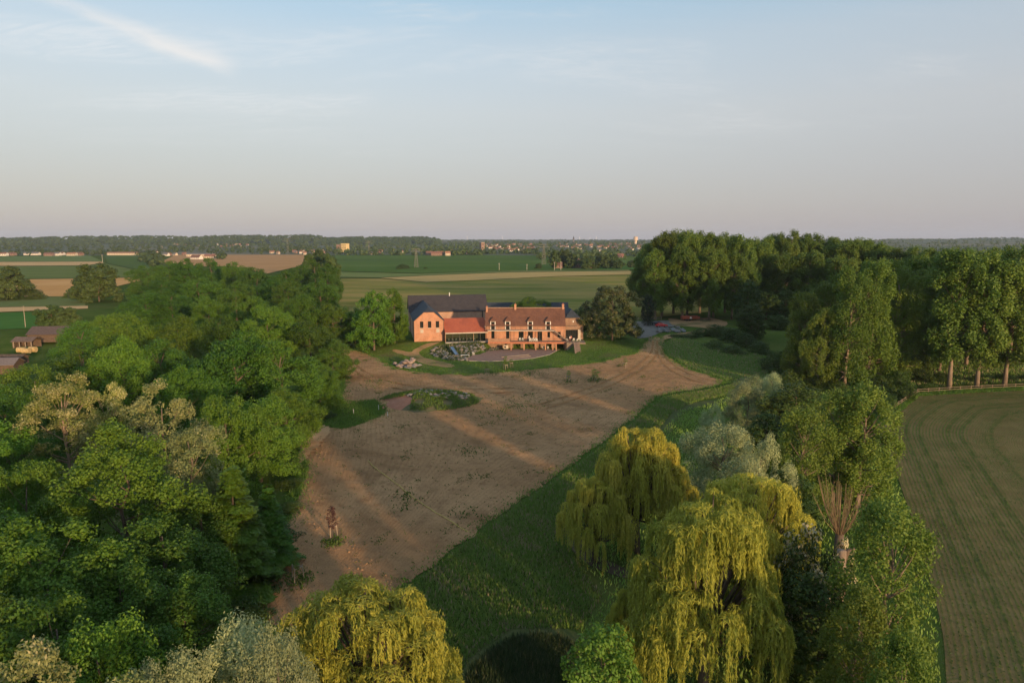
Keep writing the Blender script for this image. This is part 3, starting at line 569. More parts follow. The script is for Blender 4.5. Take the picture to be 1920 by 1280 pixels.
make_weeping(1, 15, 6.4); make_weeping(2, 16, 6.8, 92); make_weeping(4, 14, 6.2)
TRN = {}
PLACED = []
def tree(kind, px, py, Y, r, label=None, cat='tree', group=None, v=None, name=None, hmin=1.0):
    """a tree whose top is seen at (px, py) and whose foot stands on the ground Y metres away"""
    top = PY(px, py, Y); z = float(zg(top.x, Y)); h = max(hmin, top.z - z)
    ps = PRO[kind]; i = TRN.get(kind, 0); TRN[kind] = i + 1
    tm, cr, H, Rr = ps[(i if v is None else v) % len(ps)]
    e = empty(name or kind, (top.x, Y, z), rz=(i * 2.39996) % 6.283)
    e.scale = (r / Rr, r / Rr, h / H)
    link('trunk', tm, e); link('crown', cr, e)
    tag(e, label, cat, group); PLACED.append((top.x, Y, h, r)); return e
ORD = ['first', 'second', 'third', 'fourth', 'fifth', 'sixth', 'seventh', 'eighth', 'ninth', 'tenth', 'eleventh', 'twelfth', 'thirteenth', 'fourteenth', 'fifteenth', 'sixteenth', 'seventeenth', 'eighteenth', 'nineteenth', 'twentieth']
def ordn(i):
    if i < 20: return ORD[i]
    tens = ['twenty', 'thirty', 'forty', 'fifty', 'sixty', 'seventy', 'eighty', 'ninety']; k = i + 1
    return (tens[k // 10 - 2] + '-' + ORD[k % 10 - 1]) if k % 10 else {20: 'twentieth', 30: 'thirtieth', 40: 'fortieth', 50: 'fiftieth', 60: 'sixtieth', 70: 'seventieth'}[k]
def row_of(kind, lst, phrase, group, **kw):
    """lst sorted left to right as seen in the photograph; phrase has one slot for the ordinal"""
    for i, (px, py, Y, r) in enumerate(sorted(lst)): tree(kind if isinstance(kind, str) else kind[i % len(kind)], px, py, Y, r, phrase % ordn(i), group=group, **kw)
# --- the wood on the left
near = [(-70, 970, 46, 6.5), (75, 985, 45, 6.5), (95, 1115, 36, 4.6), (-60, 1130, 36, 5), (180, 1175, 35, 4)]
row_of(('ash_tree', 'dark_ash_tree'), near, 'green tree at the lower left corner, %s from the left edge', 'ashes at the lower left corner')
tree('ash_tree', 225, 815, 60, 7.0, 'broad ash with puffy crown below the cream blossoming tree', group='ashes of the left wood')
midw = [(-50, 800, 72, 7), (40, 870, 58, 5), (60, 690, 105, 7), (0, 730, 92, 6), (150, 650, 122, 7.5), (220, 640, 118, 7), (350, 690, 100, 6.5), (300, 640, 126, 7), (435, 620, 118, 8), (525, 645, 122, 7.5), (480, 750, 92, 6.5), (538, 735, 106, 5.5), (420, 745, 84, 5.5), (598, 690, 132, 5.2)]
row_of(('ash_tree', 'dark_ash_tree', 'ash_tree', 'ash_tree', 'dark_ash_tree'), midw, 'green tree in the middle of the left wood, %s from the left edge', 'ashes of the left wood')
darkw = [(300, 965, 52, 5.5), (225, 1050, 45, 4.6), (335, 1090, 46, 4.5), (370, 930, 60, 4.5), (250, 1190, 37, 4)]
row_of('dark_ash_tree', darkw, 'dark green ash at the lower left, %s from the left among the dark ones', 'dark ashes at the lower left')
tree('hornbeam_tree', 432, 868, 62, 4.8, 'layered dark hornbeam with tiered sprays at the soil edge', group='hornbeams')
tree('hornbeam_tree', 500, 905, 68, 3.2, 'smaller hornbeam leaning over the soil beside the tiered one', group='hornbeams')
farw = [(150, 605, 158, 7.5), (235, 590, 150, 8), (330, 598, 150, 7), (410, 588, 165, 7), (500, 575, 165, 8), (580, 600, 165, 7), (622, 640, 158, 5), (625, 572, 205, 7), (560, 555, 205, 8), (480, 560, 190, 7.5), (390, 560, 205, 7), (270, 545, 230, 8), (320, 545, 228, 8), (200, 590, 175, 7)]
row_of(('dark_ash_tree', 'ash_tree', 'ash_tree', 'dark_ash_tree'), farw, 'green tree at the far end of the left wood, %s counted from the left', 'trees at the far end of the left wood')
skyl = [(275, 497, 330, 10), (315, 489, 335, 10), (355, 488, 330, 10), (395, 487, 335, 10), (440, 490, 320, 9), (480, 500, 300, 9), (535, 506, 290, 9), (555, 497, 320, 9), (590, 489, 340, 9), (612, 497, 300, 8), (600, 525, 255, 8), (540, 530, 250, 8), (440, 530, 255, 9), (370, 520, 270, 9), (300, 522, 280, 9), (510, 520, 265, 8)]
row_of('dark_ash_tree', skyl, 'dark crown on the skyline of the left wood, %s counted from the left', 'crowns on the skyline of the left wood')
row_of('field_tree', [(585, 478, 470, 9), (600, 470, 520, 9), (618, 478, 450, 8)], 'brownish tree at the wood tip by the green field, %s from the left', 'trees at the tip of the left wood')
tree('robinia_tree', 112, 702, 80, 5.6, 'cream blossoming tree with bare pale limbs in the left wood', group='blossoming trees')
tree('robinia_tree', 198, 714, 82, 3.4, 'smaller cream blossoming tree right of the larger one', group='blossoming trees')
tree('sage_tree', 300, 720, 74, 5.0, 'pale sage green tree right of the cream blossoming trees', group='sage coloured trees')
tree('sage_tree', 352, 785, 68, 3.8, 'lower sage green tree drooping towards the hornbeam', group='sage coloured trees')
tree('sage_tree', 40, 1222, 29, 3.6, 'dull pinkish green tree top in the bottom left corner', group='sage coloured trees')
tree('sage_tree', 190, 1230, 30, 3.4, 'dull grey green tree top at the bottom edge, left', group='sage coloured trees')
edge = [(548, 862, 96, 1.6), (545, 895, 90, 1.8), (540, 940, 82, 2.0), (520, 985, 75, 2.4), (500, 1040, 67, 2.3), (478, 1075, 63, 2.2), (455, 1120, 58, 2.4), (610, 770, 125, 2.2), (640, 700, 160, 2.4), (650, 655, 200, 2.6)]
row_of('shrub', edge, 'low shrub at the foot of the left wood along the soil, %s from the left', 'shrubs along the foot of the left wood', cat='shrub')
# --- bottom edge
tree('silver_willow_tree', 455, 1152, 36, 4.0, 'grey green willow at the bottom edge left of the yellow willow', group='silver willows')
tree('silver_willow_tree', 520, 1190, 33, 2.8, 'small grey green willow touching the bottom yellow willow', group='silver willows')
tree('silver_willow_tree', 330, 1235, 33, 2.6, 'grey green willow crown left of centre at the bottom edge', group='silver willows')
tree('weeping_willow_tree', 690, 1105, 42, 7.0, 'golden weeping willow at the bottom edge, left of the meadow', group='weeping willows', v=0)
tree('maple_tree', 1135, 1168, 41, 2.9, 'bright green bush at the bottom edge beside the reed bed', cat='bush')
# --- right of the meadow
tree('weeping_willow_tree', 1200, 806, 71, 5.4, 'golden weeping willow standing alone over bare earth by the meadow', group='weeping willows', v=2)
tree('weeping_willow_tree', 1335, 935, 47, 6.8, 'huge golden weeping willow at the lower right, in front', group='weeping willows', v=1)
tree('weeping_willow_tree', 1405, 893, 58, 6.2, 'weeping willow rising behind the huge lower right one', group='weeping willows', v=0)
tree('weeping_willow_tree', 1118, 900, 69, 3.8, 'lower weeping willow at the left foot of the lone one', group='weeping willows', v=0)
tree('weeping_willow_tree', 1182, 1105, 49, 2.0, 'small dark weeping willow left of the huge one', group='weeping willows', v=2)
tree('silver_willow_tree', 1358, 788, 78, 5.6, 'broad grey willow behind the lone weeping willow', group='silver willows')
tree('silver_willow_tree', 1428, 828, 72, 3.6, 'narrow grey willow right of the broad grey one', group='silver willows')
tree('silver_willow_tree', 1405, 712, 112, 4.5, 'grey willow by the grass path, left of a pair', group='silver willows')
tree('silver_willow_tree', 1450, 696, 116, 4.2, 'grey willow by the grass path, right of a pair', group='silver willows')
tree('silver_willow_tree', 1335, 765, 100, 2.6, 'low grey willow bush beside the grass path', group='silver willows')
tree('young_poplar_tree', 1510, 765, 80, 4.0, 'slim light green poplar left of the dry stems', group='young poplars')
tree('young_poplar_tree', 1575, 735, 86, 4.6, 'light green poplar, middle of three behind the dry stems', group='young poplars')
tree('young_poplar_tree', 1625, 716, 84, 4.8, 'light green poplar overlooking the seeded field', group='young poplars')
tree('young_poplar_tree', 1678, 940, 45, 3.7, 'open light green poplar at the lower right field edge', group='young poplars', v=0)
tree('young_poplar_tree', 1612, 1110, 40, 2.6, 'leafy poplar below the pollard stump at lower right', group='young poplars', v=1)
tree('young_poplar_tree', 1700, 1180, 35, 2.4, 'young poplar top at the bottom right edge', group='young poplars', v=2)
tree('dark_tree', 1495, 712, 108, 5.5, 'dark green tree between grey willows and poplars', group='dark trees right of the meadow')
tree('dark_tree', 1440, 770, 92, 4.0, 'dark green tree in the gap behind the grey willows', group='dark trees right of the meadow')
tree('dark_tree', 1545, 1065, 48, 3.8, 'dark green tree right of the huge weeping willow', group='dark trees right of the meadow')
tree('dark_tree', 1480, 880, 72, 4.0, 'dark green tree hidden behind the elder blossom', group='dark trees right of the meadow')
tree('elder_tree', 1518, 965, 53, 3.0, 'elder bush with cream blossom by the dry stems', group='elder bushes')
tree('elder_tree', 1582, 1000, 53, 1.5, 'small elder with cream blossom over the pollard stump', group='elder bushes')
# --- poplar groves
gA = [(1208, 474, 268, 6.5), (1224, 446, 276, 7), (1246, 433, 268, 6.6), (1268, 427, 278, 6.8), (1294, 431, 265, 6.4), (1318, 430, 280, 6.8), (1344, 436, 266, 6.4), (1366, 433, 282, 6.8), (1392, 439, 268, 6.4), (1418, 443, 285, 7.5), (1232, 470, 258, 6.5), (1284, 462, 257, 6.5), (1335, 466, 256, 6.5), (1378, 474, 258, 6)]
row_of('poplar_tree', gA, 'tall poplar of the grove behind the parked cars, %s from the left', 'poplars of the grove behind the cars')
gB = [(1436, 445, 300, 7), (1456, 438, 312, 7), (1480, 435, 300, 7), (1504, 438, 310, 7), (1528, 441, 300, 7), (1550, 444, 306, 7.5), (1572, 450, 298, 7.5), (1594, 448, 290, 7.5), (1614, 443, 300, 7.5), (1638, 452, 290, 7.5), (1664, 458, 285, 7.5), (1692, 463, 280, 7.5), (1725, 464, 270, 7.5), (1520, 466, 272, 7), (1470, 470, 274, 7), (1570, 476, 268, 7), (1760, 466, 268, 7.5), (1790, 464, 262, 7.5)]
row_of('poplar_tree', gB, 'tall poplar of the dark plantation at the centre right, %s from the left', 'poplars of the dark plantation')
gC = [(1512, 540, 158, 5.2), (1555, 520, 170, 6.0), (1600, 496, 150, 6.4), (1645, 476, 156, 6.6), (1692, 484, 160, 6.4), (1738, 470, 176, 6.8), (1545, 575, 150, 4.5)]
row_of('low_poplar_tree', gC, 'broad poplar of the near clump above the fence corner, %s from the left', 'poplars of the clump by the fence corner')
gD = [(1805, 466, 150, 6.8), (1858, 464, 151, 6.8), (1912, 462, 152, 6.8), (1968, 462, 153, 6.8), (1782, 472, 168, 6.5)]
row_of('poplar_tree', gD, 'poplar with bare pale trunk in the row behind the fence, %s from the left', 'poplars in the row behind the fence')
gE = [(1832, 478, 176, 6.5), (1886, 476, 178, 6.5), (1942, 476, 176, 6.5), (1815, 462, 205, 6), (1850, 464, 215, 6), (1885, 458, 205, 6), (1925, 458, 210, 6), (1965, 458, 205, 6)]
row_of('poplar_tree', gE, 'poplar behind the row at the right edge, %s from the left', 'poplars behind the fence row')
und_ = [(1475, 655, 165, 4.5), (1500, 640, 170, 4.5), (1530, 660, 160, 4), (1565, 655, 166, 4.5), (1600, 660, 168, 4.5), (1640, 655, 172, 4.5), (1672, 665, 162, 4), (1715, 660, 170, 4.5), (1755, 655, 178, 4.5), (1800, 650, 190, 4.5), (1840, 655, 185, 4.5), (1880, 650, 190, 4.5), (1925, 655, 185, 4.5), (1620, 690, 152, 3), (1655, 700, 146, 3), (1690, 692, 150, 3.2), (1730, 690, 156, 3), (1765, 697, 156, 2.6), (1830, 703, 156, 2.4), (1885, 700, 158, 2.6), (1540, 700, 150, 3), (1575, 712, 146, 2.6), (1700, 715, 140, 2.4), (1740, 718, 148, 2.2), (1930, 700, 158, 2.6), (1660, 735, 130, 2.6)]
row_of('shrub', und_, 'green undergrowth shrub below the right poplars, %s from the left', 'undergrowth below the right poplars', cat='shrub')
dk = [(1690, 560, 225, 5.5), (1740, 560, 225, 5.5), (1790, 560, 225, 5.5), (1840, 560, 225, 5.5), (1895, 560, 225, 5.5), (1940, 565, 225, 5.5), (1570, 570, 220, 5), (1460, 590, 230, 4.5), (1500, 590, 235, 4.5), (1405, 520, 240, 5.0), (1412, 566, 208, 4.4), (1440, 545, 258, 5), (1475, 540, 262, 5.5), (1510, 540, 262, 5.5), (1545, 545, 255, 5), (1600, 560, 230, 5), (1650, 570, 215, 5)]
row_of('dark_tree', dk, 'dark shaded tree at the foot of the plantation, %s from the left', 'dark trees at the foot of the plantation')
br = [(1290, 628, 212, 3.5), (1315, 614, 215, 4), (1345, 606, 214, 4.2), (1375, 612, 206, 4.2), (1400, 622, 198, 4.2), (1340, 636, 196, 3.2), (1375, 645, 190, 3.4), (1425, 640, 190, 3.4), (1265, 632, 212, 2.0), (1450, 660, 170, 3.2), (1480, 690, 150, 3)]
row_of('shrub', br, 'dark bramble shrub right of the earth drive, %s from the left', 'brambles right of the earth drive', cat='shrub')
# --- round the farm
tree('bushy_tree', 698, 536, 196, 6.8, 'bright green tree left of the farm, taller of two', group='trees left of the farm')
tree('bushy_tree', 738, 545, 203, 5.0, 'bright green tree touching the dark barn roof', group='trees left of the farm')
tree('bushy_tree', 664, 572, 204, 4.6, 'bright green tree left of the farm, nearest the wood', group='trees left of the farm')
tree('lime_tree', 1150, 533, 206, 8.6, 'large round tree with cream blossom right of the farm')
tree('ash_tree', 995, 559, 232, 8.0, 'round green tree behind the farmhouse ridge')
tree('conifer_tree', 1216, 550, 240, 2.7, 'dark clipped conifer beside the parking')
tree('dark_tree', 1098, 572, 228, 5, 'grey green tree behind the right barn')
# --- open country
tree('field_tree', 180, 497, 333, 11.5, 'lone round tree in the fields at the far left', group='lone trees in the left fields')
tree('field_tree', 5, 502, 340, 11, 'half visible tree at the left edge above the fields', group='lone trees in the left fields')
row_of('shrub', [(30, 538, 346, 6), (66, 540, 346, 5), (126, 548, 352, 2.4), (148, 548, 348, 3.2)], 'hedge bush in the far left fields, %s from the left', 'hedge bushes in the left fields', cat='shrub')
row_of('field_tree', [(95, 574, 225, 6), (125, 578, 222, 5)], 'bushy tree behind the left shed, %s from the left', 'trees behind the left shed')
ff = [(1041, 470, 705, 8), (1058, 468, 720, 9), (1072, 474, 700, 7), (1100, 480, 690, 10), (1122, 474, 735, 5), (1133, 478, 700, 9), (1148, 477, 710, 8), (1160, 487, 690, 7), (1205, 492, 600, 6), (1185, 488, 720, 7), (1010, 494, 690, 4)]
row_of('field_tree', ff, 'tree of the far farm beyond the tan field, %s from the left', 'trees round the far farm')
row_of('shrub', [(753, 494, 690, 5.5), (760, 496, 695, 5), (797, 501, 690, 3), (747, 500, 680, 3.5)], 'bush in the dark green field by the pylon, %s from the left', 'bushes in the dark green field', cat='shrub')
# ------------------------------------------------------------------ farm buildings
def brick_mat(name, c1, c2, mortar):
    m, t, p, o = new_mat(name)
    tc = N(t, 'ShaderNodeTexCoord').outputs['Object']
    mp = N(t, 'ShaderNodeMapping'); mp.inputs['Rotation'].default_value = (R(90), 0, 0); t.links.new(tc, mp.inputs[0])
    b = N(t, 'ShaderNodeTexBrick', ins={'Color1': (*c1, 1), 'Color2': (*c2, 1), 'Mortar': (*mortar, 1), 'Scale': 1.0, 'Mortar Size': 0.012, 'Brick Width': 0.24, 'Row Height': 0.075}); t.links.new(mp.outputs[0], b.inputs[0])
    col = mix(t, mapr(t, noise(t, tc, 0.55, 7, 0.72), 0.35, 0.72, 0, 0.6), b.outputs[0], tuple(x * 0.62 for x in c1))
    col = mix(t, mapr(t, noise(t, tc, 0.35, 5, 0.6), 0.5, 0.8, 0, 0.4), col, tuple(min(1, x * 1.35) for x in c2))
    t.links.new(col, p.inputs['Base Color']); p.inputs['Roughness'].default_value = 0.9
    return m
def tile_mat(name, c1, c2, c3, row=0.30):
    m, t, p, o = new_mat(name)
    tc = N(t, 'ShaderNodeTexCoord').outputs['Object']; s = N(t, 'ShaderNodeSeparateXYZ'); t.links.new(tc, s.inputs[0])
    n = noise(t, tc, 0.9, 6, 0.65); f = noise(t, tc, 5.0, 3, 0.7)
    col = mix(t, mapr(t, n, 0.35, 0.68), c1, c2); col = mix(t, mapr(t, f, 0.45, 0.7, 0, 0.85), col, c3); col = mix(t, mapr(t, noise(t, tc, .22, 5, .7), .52, .7, 0, .5), col, tuple(x * .6 for x in c1))
    t.links.new(col, p.inputs['Base Color']); p.inputs['Roughness'].default_value = 0.75
    h = math_(t, 'ADD', math_(t, 'SINE', math_(t, 'MULTIPLY', s.outputs[2], 6.283 / row)), math_(t, 'SINE', math_(t, 'MULTIPLY', s.outputs[0], 6.283 / 0.28)))
    b = N(t, 'ShaderNodeBump', ins={'Strength': 0.6, 'Distance': 0.03}); t.links.new(h, b.inputs['Height']); t.links.new(b.outputs[0], p.inputs['Normal'])
    return m
M_BRICK = brick_mat('red_brick', (0.46, 0.185, 0.095), (0.57, 0.25, 0.13), (0.50, 0.38, 0.28))
M_BRICKD = brick_mat('old_brick', (0.24, 0.125, 0.075), (0.32, 0.18, 0.105), (0.33, 0.27, 0.20))
M_TILEB = tile_mat('brown_tiles', (0.150, 0.068, 0.042), (0.215, 0.095, 0.055), (0.105, 0.062, 0.045))
M_TILER = tile_mat('red_tiles', (0.42, 0.105, 0.050), (0.50, 0.135, 0.062), (0.36, 0.085, 0.045))
M_SLATE = tile_mat('dark_slates', (0.050, 0.045, 0.046), (0.070, 0.060, 0.058), (0.040, 0.038, 0.042), 0.22)
M_SLATEB = tile_mat('shade_blue_slates', (0.038, 0.048, 0.060), (0.055, 0.066, 0.080), (0.030, 0.038, 0.05), 0.22)  # slate with the wing roof's shade and sky reflection put into its blue
M_WHITE = plain('white_paint', (0.72, 0.69, 0.62), 0.6, 0.06)
M_STONE = plain('pale_stone', (0.48, 0.42, 0.34), 0.85, 0.15)
M_FRAME = plain('dark_frames', (0.035, 0.030, 0.026), 0.5)
M_STEEL = plain('dark_steel', (0.06, 0.05, 0.045), 0.5, metal=0.3)
M_DECK = surf('weathered_deck', (0.20, 0.155, 0.12), (0.27, 0.21, 0.165), 1.0, 0.85, 0.005, 10)
M_WOOD = surf('pale_wood', (0.36, 0.24, 0.14), (0.46, 0.32, 0.20), 1.5, 0.8, 0.005, 8)
M_GWOOD = surf('grey_wood', (0.27, 0.215, 0.155), (0.37, 0.30, 0.22), 2.0, 0.85, 0.01, 8)
M_CREAM = plain('cream_sheet', (0.62, 0.55, 0.34), 0.9)
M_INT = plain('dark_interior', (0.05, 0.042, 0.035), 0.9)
M_RUST = plain('brick_red_fascia', (0.42, 0.16, 0.085), 0.7, 0.15)
def glass_mat(name, c, tr):
    m, t, p, o = new_mat(name); p.inputs['Base Color'].default_value = (*c, 1); p.inputs['Roughness'].default_value = 0.04; p.inputs['IOR'].default_value = 1.5; p.inputs['Specular IOR Level'].default_value = 0.6
    ts = N(t, 'ShaderNodeBsdfTransparent', ins={0: (.75, .8, .75, 1)}); ms = N(t, 'ShaderNodeMixShader', ins={0: tr}); t.links.new(p.outputs[0], ms.inputs[1]); t.links.new(ts.outputs[0], ms.inputs[2]); t.links.new(ms.outputs[0], o.inputs[0]); return m
M_GLASS = glass_mat('window_glass', (0.02, 0.024, 0.024), 0.25)
M_GLASSH = glass_mat('hall_glass', (0.02, 0.03, 0.024), 0.72)
def wall_x(mb, x0, x1, z0, z1, y, th, ops, mi=0):
    """wall along x, outer face at y, thickness th inwards (+y); ops = (x0, x1, z0, z1) openings"""
    xs = sorted({x0, x1, *[o[0] for o in ops], *[o[1] for o in ops]}); zs = sorted({z0, z1, *[o[2] for o in ops], *[o[3] for o in ops]})
    for a, b in zip(xs[:-1], xs[1:]):
        run = None
        for c, d in list(zip(zs[:-1], zs[1:])) + [(None, None)]:
            hole = c is None or any(o[0] - 1e-6 <= a and b <= o[1] + 1e-6 and o[2] - 1e-6 <= c and d <= o[3] + 1e-6 for o in ops)
            if not hole: run = (run[0], d) if run else (c, d)
            elif run: mb.box(a, b, y, y + th, run[0], run[1], mi); run = None
def gable_end(mb, x, th, y0, y1, z0, ze, yr, zr, mi=0):
    """gable wall in the plane x .. x+th, eaves at ze, ridge at (yr, zr)"""
    pts = [(y0, z0), (y1, z0), (y1, ze), (yr, zr), (y0, ze)]; n = 5
    mb.add([(x, *p) for p in pts] + [(x + th, *p) for p in pts], [tuple(range(n))[::-1], tuple(range(n, 2 * n))] + [(i, (i + 1) % n, n + (i + 1) % n, n + i) for i in range(n)], mi)
def window(parent, x0, x1, z0, z1, y, name='window', mat=None, cols=2, rows=3, cream_pane=False, fw=0.07, fm=None, sill=True):
    f = MB(); fm = fm or M_FRAME
    f.box(x0, x0 + fw, y, y + .08, z0, z1).box(x1 - fw, x1, y, y + .08, z0, z1).box(x0 + fw, x1 - fw, y, y + .08, z0, z0 + fw).box(x0 + fw, x1 - fw, y, y + .08, z1 - fw, z1)
    for i in range(1, cols): f.box(x0 + (x1 - x0) * i / cols - .02, x0 + (x1 - x0) * i / cols + .02, y + .01, y + .07, z0 + fw, z1 - fw)
    for i in range(1, rows): f.box(x0 + fw, x1 - fw, y + .012, y + .068, z0 + (z1 - z0) * i / rows - .02, z0 + (z1 - z0) * i / rows + .02)
    o = f.build(name, fm, parent)
    MB().box(x0 + fw, x1 - fw, y + .035, y + .05, z0 + fw, z1 - fw).build('pane', mat or M_GLASS, o)
    if cream_pane: MB().box(x0 + fw, x1 - fw - .3 * (x1 - x0) * (cream_pane == 2), y + .10, y + .12, z0 + fw, z1 - fw).build('cream_pane', M_CREAM, o)  # plain cream sheet close behind the glass
    if sill: MB().box(x0 - .08, x1 + .08, y - .26, y + .01, z0 - .12, z0 - .004).build('sill', M_STONE, o)
    return o
# --- the farmhouse
fh = empty('brick_farmhouse', (-8, 204, 0), label='long brick farmhouse with brown tiled roof, four dormers and a balcony', cat='house')
GO = [(1.75, 2.75, .05, 2.9), (6.2, 7.2, .05, 2.9), (10.0, 11.5, .02, 2.75), (12.8, 14.3, .02, 2.75), (15.7, 17.1, .02, 2.75), (18.7, 19.5, .95, 2.65), (21.75, 22.7, .95, 2.65)]
DOR = [2.25, 6.7, 13.5, 18.9]
m = MB(); wall_x(m, 0, 24, 0, 4.75, 0, .35, GO + [(d - .55, d + .55, 3.38, 4.75) for d in DOR]); wall_x(m, .35, 23.65, 0, 4.75, 8.65, .35, [])
gable_end(m, 0, .35, .35, 8.65, 0, 4.75 + .33, 4.5, 9.25); gable_end(m, 23.65, .35, .35, 8.65, 0, 4.75 + .33, 4.5, 9.25)
m.build('wall', M_BRICK, fh)
m = MB(); wall_x(m, 0, 24, -2.7, -.004, -.05, .4, [(8.4, 10.6, -2.45, -.6), (11.9, 14.8, -2.45, -.6), (18.6, 19.9, -2.45, -.6), (21.2, 23.5, -2.45, -.6)]); m.box(0, 24, 8.3, 8.65, -2.7, -.004); m.box(0, .35, .4, 8.3, -2.7, -.004).box(23.65, 24, .4, 8.3, -2.7, -.004)
m.build('basement_wall', M_BRICKD, fh)
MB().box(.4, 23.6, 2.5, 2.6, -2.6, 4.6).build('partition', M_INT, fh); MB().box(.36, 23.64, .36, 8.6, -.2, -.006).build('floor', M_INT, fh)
sl_ = (9.55 - 4.72) / 4.75
m = MB(); m.slab((-.15, -.32, 4.55), (24.15, -.32, 4.55), (24.15, 4.5, 9.5), (-.15, 4.5, 9.5), .14); m.slab((24.15, 9.32, 4.55), (-.15, 9.32, 4.55), (-.15, 4.503, 9.5), (24.15, 4.503, 9.5), .14)
rf = m.build('roof', M_TILEB, fh)
MB().tube([(-.15, 4.5, 9.5), (24.15, 4.5, 9.5)], [.13, .13], 7).build('ridge_tiles', plain('ridge_clay', (.36, .24, .16), .8), rf)
MB().box(-.16, -.02, -.3, 9.3, 4.2, 4.5).build('verge_board', M_WHITE, rf)
def chimney(x, y, zb, zt, wx, wy, par):
    c = MB().box(x - wx / 2, x + wx / 2, y - wy / 2, y + wy / 2, zb, zt - .18).box(x - wx / 2 - .06, x + wx / 2 + .06, y - wy / 2 - .06, y + wy / 2 + .06, zt - .18, zt).build('chimney', M_BRICK, par)
    MB().tube([(x, y, zt), (x, y, zt + .35)], [.13, .11], 8).build('chimney_pot', M_RUST, c)
MB().tube([(-.1, -.36, 4.5), (24.1, -.36, 4.5)], [.07, .07], 6).build('gutter', M_STEEL, rf)
for x_ in (.25, 23.7): MB().tube([(x_, -.3, 4.45), (x_, -.08, 4.2), (x_, -.08, .05)], [.05, .05, .05], 6).build('downpipe', M_STEEL, rf)
chimney(9.0, 4.3, 8.6, 10.6, .62, .7, rf); chimney(23.62, 4.5, 8.6, 10.6, .62, .8, rf); chimney(.33, 3.6, 8.0, 9.9, .5, .6, rf)
MB().tube([(18.9, 1.6, 6.4), (18.9, 1.6, 7.05)], [.07, .07], 7).build('vent_pipe', M_WHITE, rf)
for i, d in enumerate(DOR):
    g = MB(); g.box(d - .8, d - .55, -.06, .3, 3.40, 5.85).box(d + .55, d + .8, -.06, .3, 3.40, 5.85).box(d - .55, d + .55, -.06, .3, 5.72, 5.85); g.box(d - .8, d - .62, .301, 1.7, 4.9, 5.8).box(d + .62, d + .8, .301, 1.7, 4.9, 5.8)
    do = g.build('dormer', M_WHITE, fh)
    r = MB(); a = .98; zt = 7.05; ap = Vector((d, .75, zt)); bk = Vector((d, 2.55, zt))
    r.tri_slab((d - a, -.2, 5.86), (d + a, -.2, 5.86), ap, .06); r.slab((d - a, 1.45, 5.86), (d - a, -.2, 5.86), ap, bk, .06); r.slab((d + a, -.2, 5.86), (d + a, 1.45, 5.86), bk, ap, .06)
    r.build('dormer_roof', M_TILEB, do)
    window(do, d - .55, d + .55, 3.40, 5.72, .12, 'glazed_door', cream_pane=(1 if i < 2 else 0), cols=2, rows=4, sill=False)
for i, (a, b, c, d) in enumerate(GO):
    if i < 5: window(fh, a, b, c, d, .22, 'glazed_door', cols=2, rows=2, sill=False)
    else: window(fh, a, b, c, d, .22, 'window', cols=2, rows=2)
# veranda, balcony, posts, stair
MB().box(.9, 25.6, -2.8, -.06, -.16, -.01).build('veranda_floor', M_DECK, fh)
MB().box(.9, 7.6, -2.86, -2.801, -.42, .02).box(7.6, 25.6, -2.86, -2.801, -.52, .02).build('veranda_fascia', M_RUST, fh)
for x in (7.75, 11.6, 15.1, 18.0, 20.2, 21.2, 23.9): MB().box(x - .15, x + .15, -2.80, -2.5, -2.6, -.17).build('veranda_pillar', M_BRICK, fh)
MB().box(.9, 7.4, -2.74, -2.62, .0, 1.05).build('parapet_screen', plain('screen_brown', (.33, .19, .12), .85, .15), fh)
MB().box(.7, 20.6, -1.9, -.01, 3.2, 3.37).build('balcony_floor', M_DECK, fh)
MB().box(.7, 20.6, -1.96, -1.901, 3.14, 3.40).build('balcony_fascia', M_STONE, fh)
for x in (3.2, 8.6, 12.1, 16.2, 20.3): MB().box(x - .05, x + .05, -1.85, -1.75, 0, 3.2).build('balcony_post', M_STEEL, fh)
m = MB(); m.box(.7, 20.6, -1.90, -1.85, 4.33, 4.39)
for z in (3.6, 3.83, 4.07): m.box(.7, 20.6, -1.885, -1.865, z, z + .018)
m.build('balcony_rail', M_STEEL, fh)
for i in range(13): x = .72 + i * 1.652; MB().box(x, x + .05, -1.90, -1.85, 3.40, 4.33).build('baluster', M_STEEL, fh)
m = MB(); m.box(7.6, 25.0, -2.78, -2.73, .98, 1.02); m.box(7.6, 25.0, -2.765, -2.745, .5, .52); m.build('veranda_rail', M_STEEL, fh)
for i in range(9): x = 7.62 + i * 2.16; MB().box(x, x + .05, -2.78, -2.73, 0, .98).build('rail_post', M_STEEL, fh)
m = MB(); m.bar((20.6, -1.8, 3.25), (24.8, -1.8, .1), .06, .26); m.bar((20.6, -.9, 3.25), (24.8, -.9, .1), .06, .26); m.bar((20.6, -1.8, 4.25), (24.8, -1.8, 1.1), .05); st = m.build('stair', M_DECK, fh)
for i in range(13): t_ = (i + .5) / 13; x = 20.6 + 4.2 * t_; z = 3.25 - 3.15 * t_; MB().box(x - .16, x + .16, -1.76, -.94, z, z + .045).build('tread', M_DECK, st)
for i in range(5): t_ = (i + .3) / 5; x = 20.6 + 4.2 * t_; z = 3.3 - 3.15 * t_; MB().box(x - .02, x + .02, -1.82, -1.78, z, z + .95).build('stair_baluster', M_STEEL, st)
